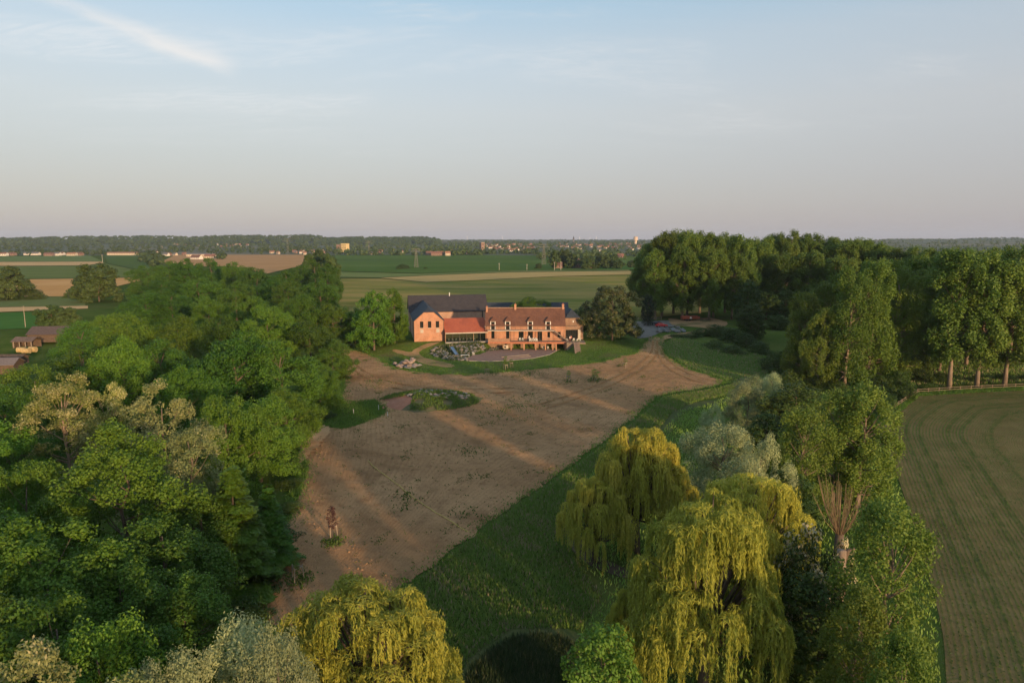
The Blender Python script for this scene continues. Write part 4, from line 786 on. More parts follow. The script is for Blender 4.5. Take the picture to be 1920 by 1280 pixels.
# --- gabled wing, barn and glazed hall: one range turned a little from the house
YAW = R(11)
def half_hip_front(mb, Wd, ze, zr, zh, y, th, ops, z0=-.5):
    hw = Wd / 2; k = (zr - ze) / hw; xh = (zh - ze) / k
    wall_x(mb, 0, Wd, z0, ze, y, th, ops)
    pts = [(0, ze), (Wd, ze), (Wd - xh, zh), (xh, zh)]
    mb.add([(p[0], y, p[1]) for p in pts] + [(p[0], y + th, p[1]) for p in pts], [(0, 1, 2, 3), (7, 6, 5, 4), (0, 4, 5, 1), (1, 5, 6, 2), (2, 6, 7, 3), (3, 7, 4, 0)])
def half_hip_roof(mb, Wd, D, ze, zr, zh, hipd, oh=.3, th=.14):
    hw = Wd / 2; k = (zr - ze) / hw; xh = (zh - ze) / k; ap = Vector((hw, hipd, zr + .1)); bk = Vector((hw, D, zr + .1)); l = (-oh, ze - oh * k + .1); r = (Wd + oh, ze - oh * k + .1)
    e0, e1 = Vector((xh - .12, -oh, zh + .1)), Vector((Wd - xh + .12, -oh, zh + .1))
    mb.tri_slab(e0, e1, ap, th)
    for pts in ([(l[0], D, l[1]), (l[0], -oh, l[1]), tuple(e0), tuple(ap), tuple(bk)], [tuple(bk), tuple(ap), tuple(e1), (r[0], -oh, r[1]), (r[0], D, r[1])]):
        n_ = (Vector(pts[1]) - Vector(pts[0])).cross(Vector(pts[-1]) - Vector(pts[0])).normalized() * th; n = 5
        mb.add(pts + [tuple(Vector(p) - n_) for p in pts], [tuple(range(n)), tuple(range(n, 2 * n))[::-1]] + [(i, n + i, n + (i + 1) % n, (i + 1) % n) for i in range(n)])
gw = empty('gabled_wing', (-29.2, 202, 0), YAW, label='brick gabled wing with three tall windows and dark slate roof', cat='house')
WO = [(1.75, 2.75, 4.05, 6.0), (4.1, 5.1, 4.05, 6.0), (6.45, 7.45, 4.05, 6.0)]
m = MB(); half_hip_front(m, 8.9, 6.2, 10.0, 8.75, 0, .35, WO); m.box(0, .35, .36, 24, -.5, 6.15).box(8.55, 8.9, .36, 24, -.5, 6.15); m.build('wall', M_BRICK, gw)
m = MB(); half_hip_roof(m, 8.9, 26.4, 6.2, 10.0, 8.75, 2.4); m.build('roof', M_SLATEB, gw)
for i, o in enumerate(WO): window(gw, *o[:2], *o[2:], .2, 'window', cols=2, rows=3, cream_pane=0)
for x in (1.8, 6.6): MB().box(x, x + .95, -.03, -.002, 2.55, 3.6).build('stone_panel', M_STONE, gw)
MB().tube([(8.78, -.08, .0), (8.78, -.08, 6.0)], [.05, .05], 7).build('downpipe', M_STEEL, gw)
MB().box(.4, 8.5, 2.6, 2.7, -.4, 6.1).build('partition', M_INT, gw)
bn = empty('slate_barn', (-29.2, 202, 0), YAW, label='large barn with long dark slate roof behind the red roofed hall', cat='barn')
m = MB(); m.box(-.3, 25.6, 21.9, 22.25, -.3, 6.6).box(-.3, 25.6, 32.75, 33.1, -.3, 6.6); gable_end(m, -.3, .35, 22.26, 32.74, -.3, 6.8, 27.5, 11.3); gable_end(m, 25.25, .35, 22.26, 32.74, -.3, 6.8, 27.5, 11.3); m.build('wall', brick_mat('barn_brick', (.40, .20, .12), (.50, .27, .165), (.5, .42, .33)), bn)
m = MB(); m.slab((-.6, 21.5, 6.5), (25.9, 21.5, 6.5), (25.9, 27.5, 11.5), (-.6, 27.5, 11.5), .14); m.slab((25.9, 33.5, 6.5), (-.6, 33.5, 6.5), (-.6, 27.503, 11.5), (25.9, 27.503, 11.5), .14); r_ = m.build('roof', M_SLATE, bn)
MB().tube([(13.4, 27.2, 11.2), (13.4, 27.2, 12.4)], [.16, .16], 8).build('flue_pipe', plain('white_flue', (.7, .68, .64), .4), r_)
MB().tube([(-.6, 27.5, 11.52), (25.9, 27.5, 11.52)], [.1, .1], 6).build('ridge_cap', M_SLATEB, r_)
MB().tube([(23.9, 21.75, 3.5), (23.9, 21.75, 6.4)], [.14, .14], 8).build('stove_pipe', M_STEEL, bn)
hl = empty('glazed_hall', (-29.2, 202, 0), YAW, label='low glazed hall with bright red tiled roof between wing and farmhouse', cat='hall')
HX0, HX1 = 9.0, 21.9
m = MB(); m.slab((HX0 - .02, -2.6, 2.72), (HX1, -2.6, 2.72), (HX1, 5.2, 6.2), (HX0 - .02, 5.2, 6.2), .16); m.slab((HX1, 12.4, 2.9), (HX0 - .02, 12.4, 2.9), (HX0 - .02, 5.203, 6.2), (HX1, 5.203, 6.2), .16); r_ = m.build('roof', M_TILER, hl)
MB().box(HX0, HX1, -2.68, -2.605, 2.42, 2.74).build('eave_board', M_STONE, r_)
MB().box(HX0, HX1 + .3, -3.4, 12.0, -.35, -.02).build('floor', plain('hall_floor', (.36, .32, .27), .7), hl)
MB().box(HX0 + .1, HX1 - .1, 2.3, 2.5, 0, 2.9).build('back_wall', plain('hall_plaster', (.42, .35, .24), .85), hl); MB().box(HX0 + .02, HX0 + .2, -2.0, 2.3, 0, 2.9).box(HX1 - .2, HX1 - .02, -2.0, 2.3, 0, 2.9).build('side_wall', M_BRICK, hl)
for i in range(7):
    x = HX0 + .15 + i * (HX1 - HX0 - .3) / 6; MB().box(x - .06, x + .06, -2.14, -2.02, -.02, 2.6).build('post', M_WOOD if i in (0, 4) else M_STEEL, hl)
    if i < 6: MB().box(x + .07, x + (HX1 - HX0 - .3) / 6 - .07, -2.09, -2.07, .02, 2.55).build('glass_panel', M_GLASSH, hl)
MB().box(HX0, HX1, -2.16, -2.0, 2.45, 2.62).build('lintel', M_STEEL, hl)
# --- right barn, rear barn
rb = empty('brick_barn', (15.2, 206, 0), R(6), label='old brick barn with bluish slate half hipped roof at the right end', cat='barn')
m = MB(); half_hip_front(m, 6.6, 5.5, 9.0, 6.6, 0, .35, [(1.2, 4.9, -.02, 3.0)]); m.box(0, .35, .36, 13, -.5, 5.45).box(6.25, 6.6, .36, 13, -.5, 5.45); m.box(0, 6.6, 13, 13.3, -.5, 5.45); m.build('wall', M_BRICKD, rb)
m = MB(); half_hip_roof(m, 6.6, 13.4, 5.5, 9.0, 6.6, 1.9); m.build('roof', M_SLATEB, rb)
window(rb, 1.2, 4.9, 0, 3.0, .2, 'glazed_doors', cols=5, rows=2, sill=False); MB().box(5.0, 5.75, -.12, -.003, 0, 3.1).build('stone_pier', M_STONE, rb)
MB().box(.9, 4.6, -.1, -.004, 4.15, 4.32).build('lintel', M_FRAME, rb); MB().box(3.3, 3.6, -.15, -.003, 5.3, 5.8).build('wall_lamp', M_WHITE, rb)
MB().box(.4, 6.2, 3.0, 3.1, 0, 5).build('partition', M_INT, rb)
cb = empty('rear_barn', (-12, 240, 0), R(2), label='low slate roofed building behind the farmhouse ridge', cat='barn')
m = MB().box(0, 32, 0, 7, -.3, 4.2); gable_end(m, -.01, .3, 0, 7, 4.2, 4.4, 3.5, 7.6); gable_end(m, 31.7, .3, 0, 7, 4.2, 4.4, 3.5, 7.6); m.build('wall', M_BRICKD, cb)
m = MB(); m.slab((-.3, -.4, 4.0), (32.3, -.4, 4.0), (32.3, 3.5, 7.9), (-.3, 3.5, 7.9), .12); m.slab((32.3, 7.4, 4.0), (-.3, 7.4, 4.0), (-.3, 3.503, 7.9), (32.3, 3.503, 7.9), .12); m.build('roof', M_SLATEB, cb)
rp = empty('wooden_ramp', (18.2, 199.9, 0), label='wooden ramp stair from the barn terrace down to the lawn', cat='ramp')
g0 = float(zg(18.6, 193.5))
MB().slab((0, -5.6, g0 + .12), (1.7, -5.6, g0 + .12), (1.7, 0, .06), (0, 0, .06), .12).build('walkway', surf('ramp_boards', (.24, .155, .105), (.31, .21, .145), 1.2, .85), rp)
for x in (0, 1.62): MB().bar((x + .04, -5.6, g0 + .9), (x + .04, 0, .95), .06).build('handrail', M_GWOOD, rp); MB().box(x, x + .08, -.08, 0, -.4, .95).build('post', M_GWOOD, rp); MB().box(x, x + .08, -5.6, -5.5, g0 - .2, g0 + .9).build('post', M_GWOOD, rp)
MB().box(16.2, 21.8, 200.0, 205.9, -2.7, -.005).build('barn_terrace', surf('terrace_stone', (.20, .15, .11), (.27, .20, .15), 1, .9), kind='structure', label='raised terrace in front of the right barn')
# ------------------------------------------------------------------ things round the house
def chair(name='garden_chair', mat=None):
    e = empty(name); mat = mat or M_WHITE
    MB().box(-.24, .24, -.24, .24, .40, .45).build('seat', mat, e); MB().add([], []).slab((-.25, .22, .45), (.25, .22, .45), (.22, .34, .92), (-.22, .34, .92), .04).build('backrest', mat, e)
    for x in (-1, 1):
        for y in (-1, 1): MB().box(x * .21 - .025, x * .21 + .025, y * .21 - .025, y * .21 + .025, 0, .40).build('leg', mat, e)
        MB().box(x * .25 - .03, x * .25 + .03, -.22, .24, .62, .66).build('armrest', mat, e)
    return e
def table(L_=2.2, W_=.9, mat=None):
    e = empty('garden_table'); mat = mat or M_WHITE
    MB().box(-L_ / 2, L_ / 2, -W_ / 2, W_ / 2, .70, .75).build('tabletop', mat, e)
    for x in (-1, 1):
        for y in (-1, 1): MB().box(x * (L_ / 2 - .1) - .035, x * (L_ / 2 - .1) + .035, y * (W_ / 2 - .1) - .035, y * (W_ / 2 - .1) + .035, 0, .70).build('leg', mat, e)
    return e
ch0 = chair(); used = [False]
def put_chair(x, y, z, rz, label, group=None):
    e = ch0 if not used[0] else copy_tree(ch0); used[0] = True
    e.location = (x, y, z); e.rotation_euler = (0, 0, rz); tag(e, label, 'chair', group)
tb = table(2.6, .95); tb.location = (6.4, 202.35, -.01); tag(tb, 'white garden table laid on the farmhouse veranda', 'table')
for i in range(4): put_chair(5.4 + i * .66, 201.72, -.01, R(180), 'white garden chair at the near side of the veranda table, %s from left' % ORD[i], 'chairs at the veranda table')
for i in range(3): put_chair(5.6 + i * .8, 203.0, -.01, 0, 'white garden chair at the wall side of the veranda table, %s from left' % ORD[i], 'chairs at the veranda table')
put_chair(2.4, 203.3, -.01, 0, 'white chair by the glazed door left of the veranda table', 'chairs by the glazed doors'); put_chair(3.2, 203.3, -.01, 0, 'white chair by the glazed door nearest the veranda table', 'chairs by the glazed doors')
put_chair(9.3, 202.6, -2.39, R(180), 'cream chair under the veranda, left of two', 'chairs under the veranda'); put_chair(10.9, 202.7, -2.39, R(160), 'cream chair under the veranda, right of two', 'chairs under the veranda')
c_ = PZ(888, 665.5, -2.4); put_chair(c_.x, c_.y, -2.4, R(150), 'white chair alone on the patio beside the rockery')
for i, (px, lab) in enumerate(((1063, 'white chair on the barn terrace left of the group'), (1075, 'white chair in the middle of the barn terrace'), (1081, 'white chair right of the group on the barn terrace'), (1087, 'white chair at the right end of the barn terrace'))):
    put_chair((px - 960) / 1280 * 206, 202.6 + .5 * (i % 2), -.005, R(150 + 40 * i), lab, 'chairs on the barn terrace')
tb2 = table(1.5, .9, M_STEEL); tb2.location = (18.9, 204.2, -.005); tag(tb2, 'dark table on the barn terrace', 'table')
# picnic bench on the patio
c_ = PZ(872, 670, -2.4); bt = table(2.4, .8); bt.name = 'picnic_table'; bt.location = (c_.x, c_.y, -2.4); bt.rotation_euler = (0, 0, R(12)); tag(bt, 'low white table on the patio at the foot of the slide', 'table')
hlt = table(3.2, .9, M_WOOD); hlt.location = (-29.2 + 13 * .982 + .3 * .191, 202 + 13 * .191 - .3 * .982, -.02); hlt.rotation_euler = (0, 0, YAW); tag(hlt, 'long dining table inside the glazed hall', 'table')
for i in range(8):
    a_ = 10.2 + i * 1.1; put_chair(-29.2 + a_ * .982 + 1.2 * .191, 202 + a_ * .191 - 1.2 * .982, -.02, YAW + R(180 if i % 2 else 175), 'pale chair behind the hall glass, %s from the left' % ORD[i], 'chairs inside the glazed hall')
ac = empty('air_conditioner', (-1.8, 200.6, -2.42), label='cream air conditioning unit below the veranda', cat='unit'); MB().box(-.7, .7, 0, .5, .5, 1.5).build('casing', plain('cream_metal', (.55, .45, .32), .5), ac); MB().tube([(-.25, -.03, 1.0), (-.25, -.001, 1.0)], [.32, .32], 14).build('fan_grille', M_FRAME, ac); MB().box(-.6, .6, .05, .45, 0, .5).build('stand', M_STEEL, ac)
# slide in the rockery
s0, s1 = PZ(846, 650, -.4), PZ(857, 666, -2.3)
sld = empty('garden_slide', tuple(s1), label='blue slide running down the rockery bank to the patio', cat='slide')
d_ = Vector(s0) - Vector(s1); sd_ = d_.cross(Vector((0, 0, 1))).normalized() * .45
m = MB(); m.slab(-sd_, sd_, d_ + sd_, d_ - sd_, .06); m.build('chute', plain('blue_plastic', (.10, .18, .30), .35), sld)
for s in (-1, 1): MB().bar(sd_ * s + Vector((0, 0, .1)), d_ + sd_ * s + Vector((0, 0, .1)), .07, .22).build('side_rail', plain('blue_rail', (.14, .22, .34), .4), sld); MB().bar(d_ + sd_ * s - Vector((0, 0, .8)), d_ + sd_ * s + Vector((0, 0, .9)), .08).build('post', M_GWOOD, sld)
pt = empty('play_platform', tuple(PZ(858, 668, -2.4)), label='orange wooden platform at the foot of the slide', cat='platform'); MB().box(-1.6, 1.6, -1, 1, .2, .3).build('deck', M_WOOD, pt)
for x in (-1.5, 1.4):
    for y in (-.95, .85): MB().box(x, x + .1, y, y + .1, -.1, .2).build('leg', M_GWOOD, pt)
# petanque court borders
def plank(p, q, name, lab, grp, mat): 
    a_, b_ = PZ(*p, -2.4), PZ(*q, -2.4); MB().bar((a_.x, a_.y, -2.32), (b_.x, b_.y, -2.32), .16, .14).build(name, mat, label=lab, category='border', group=grp)
plank((940, 670), (992, 665), 'court_border', 'pale timber border across the patio, far side', 'court borders', M_GWOOD); plank((945, 673.4), (995, 668), 'court_border', 'pale timber border across the patio, near side', 'court borders', M_GWOOD)
MB().add([tuple(PZ(x, y, -2.385)) for x, y in ((941, 673), (945, 673), (994.5, 667.4), (992, 665.4), (940, 670.4))], [(0, 1, 2, 3, 4)]).build('court', surf('court_gravel', (.28, .15, .10), (.34, .19, .13), 1, .9), kind='structure', label='reddish gravel court strip on the patio')
# people
def person(name, loc, rz, label, top, legs, h=1.72, arm=.35):
    e = empty(name, loc, rz, label=label, cat='person')
    def skin(nm, pts, edges, mat):
        me = bpy.data.meshes.new(nm); me.from_pydata([tuple(Vector(p[:3]) * h / 1.72) for p in pts], edges, []); me.materials.append(mat); o = link(nm, me, e)
        mo = o.modifiers.new('skin', 'SKIN'); mo.use_smooth_shade = True
        for i, p in enumerate(pts): me.skin_vertices[0].data[i].radius = (p[3], p[3] * .8)
        me.skin_vertices[0].data[0].use_root = True; s_ = o.modifiers.new('sub', 'SUBSURF'); s_.levels = s_.render_levels = 1
    sk = plain('skin_' + name, (.45, .27, .19), .6)
    skin('body', [(0, 0, .95, .14), (0, 0, 1.2, .14), (0, 0, 1.40, .15), (0, 0, 1.50, .06), (0, -.01, 1.60, .09), (0, 0, 1.70, .07), (.19, 0, 1.40, .065), (.25, .02, 1.14, .05), (.27, -arm * .5, .93, .04), (.27, -arm * .6, .85, .03), (-.19, 0, 1.40, .065), (-.26, 0, 1.13, .05), (-.24, -.12, .9, .04), (-.24, -.15, .82, .03), (.09, 0, .88, .10), (.10, .01, .48, .07), (.10, 0, .08, .05), (.10, -.14, .04, .04), (-.09, 0, .88, .10), (-.11, -.04, .48, .07), (-.12, .02, .08, .05), (-.12, -.12, .04, .04)],
         [(0, 1), (1, 2), (2, 3), (3, 4), (4, 5), (2, 6), (6, 7), (7, 8), (8, 9), (2, 10), (10, 11), (11, 12), (12, 13), (0, 14), (14, 15), (15, 16), (16, 17), (0, 18), (18, 19), (19, 20), (20, 21)], sk)
    k = h / 1.72
    def shell(nm, rings, mat):
        m = MB(); n = 10; b = 0
        for (z, rx, ry) in rings: m.v += [(rx * k * math.cos(6.283 * i / n), ry * k * math.sin(6.283 * i / n), z * k) for i in range(n)]
        for j in range(len(rings) - 1): m.f += [(j * n + i, j * n + (i + 1) % n, (j + 1) * n + (i + 1) % n, (j + 1) * n + i) for i in range(n)]; m.m += [0] * n
        m.build(nm, mat, e, True)
    shell('shirt', [(.86, .19, .15), (1.1, .175, .145), (1.35, .215, .15), (1.46, .15, .11), (1.50, .07, .07)], top)
    for s in (-1, 1):
        m = MB(); m.tube([(s * .085 * k, 0, .92 * k), (s * .1 * k, -.01, .5 * k), (s * .11 * k, .01, .1 * k)], [.115 * k, .085 * k, .07 * k], 8); m.build('trouser_leg', legs, e, True)
    m = MB(); m.tube([(0, .02 * k, 1.60 * k), (0, .02 * k, 1.68 * k), (0, .015 * k, 1.75 * k)], [.098 * k, .105 * k, .05 * k], 9); m.build('hair', plain('hair_' + name, (.05, .035, .025), .7), e, True)
M_NAVY = plain('navy_cloth', (.03, .035, .055), .9); M_SALM = plain('salmon_cloth', (.55, .20, .14), .9); M_WHC = plain('white_cloth', (.68, .64, .60), .9); M_DRED = plain('dark_red_cloth', (.14, .03, .03), .9)
person('person', (5.15, 203.5, -.01), R(0), 'person in white standing behind the veranda table', M_WHC, M_WHC)
person('person', (17.75, 203.2, -.005), R(30), 'person in salmon top and dark trousers on the barn terrace', M_SALM, M_NAVY, 1.75)
person('person', (17.35, 202.6, -.005), R(200), 'person in pale top and dark red trousers on the barn terrace', M_WHC, M_DRED, 1.65)
# ------------------------------------------------------------------ stones, rockery, stone piles
STN = []
def stone_mesh(seed):
    rs = np.random.RandomState(seed); bm = bmesh.new(); bmesh.ops.create_icosphere(bm, subdivisions=1, radius=.5)
    for v in bm.verts: v.co = Vector((v.co.x * 1.25, v.co.y, v.co.z * .62)) * (1 + rs.uniform(-.22, .22))
    me = bpy.data.meshes.new('stone'); bm.to_mesh(me); bm.free(); return me
M_ROCK = surf('grey_rock', (.17, .15, .13), (.26, .23, .20), 1.2, .9, .03, 5); M_ROCKB = surf('bluish_slab', (.16, .16, .16), (.23, .225, .215), 1.2, .9, .02, 5); M_ROCKP = surf('pinkish_rock', (.28, .20, .155), (.36, .27, .21), 1.2, .9, .03, 5)
for i in range(4):
    me = stone_mesh(i); me.materials.append(M_ROCK if i % 2 == 0 else M_ROCKB); STN.append(me)
STP = []
for i in range(2): me = stone_mesh(9 + i); me.materials.append(M_ROCKP); STP.append(me)
SLB = []
for i in range(3):
    rs = np.random.RandomState(20 + i); k = 7; a_ = np.sort(rs.uniform(0, 6.283, k)); b_ = MB(); v_ = [(math.cos(t) * rs.uniform(.7, 1), .7 * math.sin(t) * rs.uniform(.7, 1)) for t in a_]
    b_.add([(x, y, -.09) for x, y in v_] + [(x * .96, y * .96, .09) for x, y in v_], [tuple(range(k))[::-1], tuple(range(k, 2 * k))] + [(j, (j + 1) % k, k + (j + 1) % k, k + j) for j in range(k)]); SLB.append(b_.mesh('slab', M_ROCKB if i else M_ROCKP))
RS = np.random.RandomState(11)
def stones(parent, n, pxpoly, meshes, smin, smax, name='stone', lift=.1, z=None, tilt=.5):
    pts = np.array([tuple((PZ(*p, z) if z is not None else G(*p))[:2]) for p in pxpoly]); lo, hi = pts.min(0), pts.max(0); c = 0
    ox, oy, oz = parent.location
    while c < n:
        x, y = RS.uniform(lo, hi)
        if not inside(pts, np.array(x), np.array(y)): continue
        o = link(name, meshes[RS.randint(len(meshes))], parent); s = RS.uniform(smin, smax); o.scale = (s * RS.uniform(.8, 1.3), s, s * RS.uniform(.7, 1.1)); o.rotation_euler = (RS.uniform(-tilt, tilt), RS.uniform(-tilt, tilt), RS.uniform(0, 6.28))
        o.location = (x - ox, y - oy, float(zg(x, y)) + lift * s - oz); c += 1
rk = empty('rockery', tuple(G(850, 662)), label='planted stone rockery curving round the slide above the patio', cat='rockery')
stones(rk, 70, [(806, 660), (816, 652), (835, 660), (848, 668), (872, 670), (878, 677), (850, 676), (825, 672)], STN, .7, 1.5); stones(rk, 70, [(850, 648), (905, 645), (945, 648), (940, 655), (905, 660), (885, 664), (868, 664), (862, 656)], STN + STP, .6, 1.4)
sp1 = empty('stone_heap', tuple(G(762, 686)), label='heap of pinkish grey slabs on the lawn left of the rockery', cat='stone heap', group='stone heaps')
stones(sp1, 26, [(737, 686), (752, 681), (785, 682), (790, 688), (768, 694), (744, 690)], SLB + STP, .8, 1.6, lift=.35, tilt=.35); stones(sp1, 8, [(755, 682), (775, 681), (780, 687), (760, 688)], STP, 1.2, 2.0, lift=.75)
sp2 = empty('stone_heap', tuple(G(1262, 622)), label='pile of grey slabs beside the gravel parking', cat='stone heap', group='stone heaps')
stones(sp2, 34, [(1228, 619), (1250, 612), (1268, 612), (1284, 622), (1262, 626), (1235, 624)], SLB + STN, .9, 1.7, lift=.3, tilt=.4)
# grassy mound with slabs in the middle of the soil
mc = G(805, 752); 
def mound():
    e = empty('stone_mound', (mc.x, mc.y, mc.z), label='low overgrown mound with grey slabs and red earth amid the soil', cat='mound')
    nr, na = 10, 40; m = MB(); rs = np.random.RandomState(6)
    for i in range(nr + 1):
        for j in range(na):
            t = i / nr; a = 6.283 * j / na; rr = 1 - t; wob = 1 + .08 * math.sin(a * 3 + 1) + .05 * math.sin(a * 7)
            x, y = 10.8 * rr * wob * math.cos(a), 8.5 * rr * wob * math.sin(a); z = 1.5 * (1 - rr ** 2) ** 1.2 + rs.normal(0, .06) * (i > 0)
            m.v.append((x, y, float(zg(mc.x + x, mc.y + y)) - mc.z + z + .02 if i else float(zg(mc.x + x, mc.y + y)) - mc.z - .1))
    m.f = [(i * na + j, i * na + (j + 1) % na, (i + 1) * na + (j + 1) % na, (i + 1) * na + j) for i in range(nr) for j in range(na)]; m.m = [0 if (f[0] % na) not in range(16, 27) or f[0] // na > 5 else 1 for f in m.f]
    m.build('earth', [surf('mound_earth', (.10, .10, .04), (.16, .13, .06), .8, .95, .06, 3), surf('red_earth', (.36, .15, .085), (.44, .20, .12), .9, .95, .06, 3)], e, True)
    return e
md = mound()
def mz(x, y):
    dx, dy = (x - mc.x) / 10.8, (y - mc.y) / 8.5; r2 = min(1, dx * dx + dy * dy); return 1.5 * (1 - r2) ** 1.2
for k in range(46):
    a, q = RS.uniform(0, 6.28), RS.uniform(.1, .75) ** .6
    x, y = mc.x + 1.5 + 8.0 * q * math.cos(a), mc.y + 1.5 + 5.5 * q * math.sin(a); o = link('slab', (SLB + STN)[RS.randint(7)], md); s = RS.uniform(.6, 1.35); o.scale = (s * 1.1, s, s); o.rotation_euler = (RS.uniform(-.4, .4), RS.uniform(-.4, .4), RS.uniform(0, 6.28)); o.location = (x - mc.x, y - mc.y, float(zg(x, y)) + mz(x, y) + .16 - mc.z)
# ------------------------------------------------------------------ staked saplings on the soil
def stakes(px, py, label, s=1.0, n=3):
    g = G(px, py); e = empty('tree_stakes', tuple(g), label=label, cat='stakes', group='wooden tree stakes'); pr = []
    for i in range(n):
        a = 6.283 * i / n + .5; x, y = .62 * s * math.cos(a), .62 * s * math.sin(a); pr.append((x * .85, y * .85, 1.35 * s)); MB().bar((x, y, -.3), (x * .85, y * .85, 1.5 * s), .09).build('stake', M_GWOOD, e)
    for i in range(n): MB().bar(pr[i], pr[(i + 1) % n], .05, .10).build('cross_bar', M_GWOOD, e)
    return g
def sapling(kind, px, py, h, r, label, mat=None, v=0):
    g = G(px, py); tm, cr, H, Rr = PRO[kind][v]
    e = empty('sapling', tuple(g), px * .1, label=label, cat='sapling', group='staked saplings'); e.scale = (r / Rr, r / Rr, h / H)
    link('trunk', tm, e); link('crown', cr, e)
def make_sap(kind, mat, seed, z0f):
    make_broad(kind, seed, 5, 1.0, mat, nc=26, crad=.36, per=300, L=.18, W=.12, z0f=z0f, prof=tall, nl=8, split=.3, tr=.02, lo=.3)
make_sap('sapling_green', L_YPOP, 140, .3); make_sap('sapling_purple', L_PUR, 141, .34)
stakes(623, 1008, 'wooden tripod stakes round the purple sapling on the soil'); sapling('sapling_purple', 623, 1010, 4.2, .62, 'slim purple leaved sapling on the near soil')
stakes(557, 1090, 'wooden tripod stakes on the soil nearest the bottom left', 1.15); sapling('sapling_green', 556, 1092, 3.6, .4, 'thin green sapling on the soil nearest the bottom left')
for i, (px, py, h, lab) in enumerate(((913, 702, 3.4, 'left on the lawn edge'), (948, 694, 3.8, 'with a white cross bar in the middle'), (958, 690, 2.4, 'right of the white cross bar'), (1066, 716, 2.8, 'on the bare slope'), (1115, 715, 3.0, 'bushy one right on the bare slope'), (1172, 690, 2.6, 'nearest the earth drive'))):
    stakes(px, py, 'wooden stakes of the sapling below the farmhouse, ' + lab); sapling('sapling_green', px, py - 1, h, .62 if i != 4 else 1.1, 'young sapling below the farmhouse, ' + lab)
for i, (px, py) in enumerate(((663, 776), (710, 768), (727, 781))):
    g = G(px, py); e = empty('marker_post', tuple(g), label='short white marker post on the grass tongue, %s from left' % ORD[i], cat='post', group='white marker posts'); MB().box(-.05, .05, -.05, .05, -.2, 1.0).build('shaft', M_WHITE, e); MB().box(-.07, .07, -.07, .07, 1.0, 1.08).build('cap', M_STEEL, e)
# yellow hose across the soil
hp = [G(690, 866), G(705, 880), G(735, 902), G(770, 930), G(810, 958), G(845, 980), G(880, 1000)]
MB().tube([(p.x, p.y, float(zg(p.x, p.y)) + .16 + float(soil_relief(p.x, p.y))) for a, b in zip(hp[:-1], hp[1:]) for p in [a.lerp(b, i / 14) for i in range(14)]], [.05] * 84, 6).build('garden_hose', plain('yellow_hose', (.62, .46, .12), .6), label='long yellow hose lying across the brown soil', category='hose')
# fallen branch at the top left of the soil
g = G(668, 672); MB().tube([(0, 0, .15), (1.5, 1.2, .3), (3.4, 1.6, .25)], [.12, .09, .03], 6).tube([(1.0, .8, .25), (2.6, .4, .5), (4.0, -.3, .2)], [.07, .05, .02], 5).build('fallen_branch', BARK, label='fallen bare branch on the soil below the left wood', category='branch').location = g
# ------------------------------------------------------------------ fences
def fence(pts, name, label, mat, step=2.6, h=1.15, rails=(.55, 1.0)):
    e = empty(name, tuple(pts[0]), label=label, cat='fence'); o = Vector(pts[0]); prev = None
    for a, b in zip(pts[:-1], pts[1:]):
        n = max(1, int(round((b - a).length / step)))
        for i in range(n + (b is pts[-1])):
            p = a.lerp(b, i / n); p = Vector((p.x, p.y, float(zg(p.x, p.y)))) - o; MB().box(p.x - .07, p.x + .07, p.y - .07, p.y + .07, p.z - .3, p.z + h).build('post', mat, e)
            if prev is not None:
                for r_ in rails: MB().bar(prev + Vector((0, -.08, r_)), p + Vector((0, -.08, r_)), .05, .11).build('rail', mat, e)
            prev = p
fence([G(1650, 785), G(1684, 762), G(1720, 738), G(1800, 733), G(1860, 730), G(1925, 727), G(2000, 724)], 'rail_fence', 'wooden two rail fence turning a corner along the seeded field', surf('old_fence_wood', (.15, .115, .075), (.22, .17, .115), 2, .9))
fence([G(1196, 601), G(1240, 599.5)], 'rail_fence', 'short pale wooden fence behind the parked cars', M_GWOOD, 2.0)
for i, px in enumerate((1217, 1221)): g = G(px, 640); MB().box(-.12, .12, -.12, .12, -.3, 1.5).box(-.15, .15, -.15, .15, 1.5, 1.58).build('gate_post', M_GWOOD, label='wooden gate post by the earth drive, %s' % ('left', 'right')[i], category='post', group='gate posts by the drive').location = g
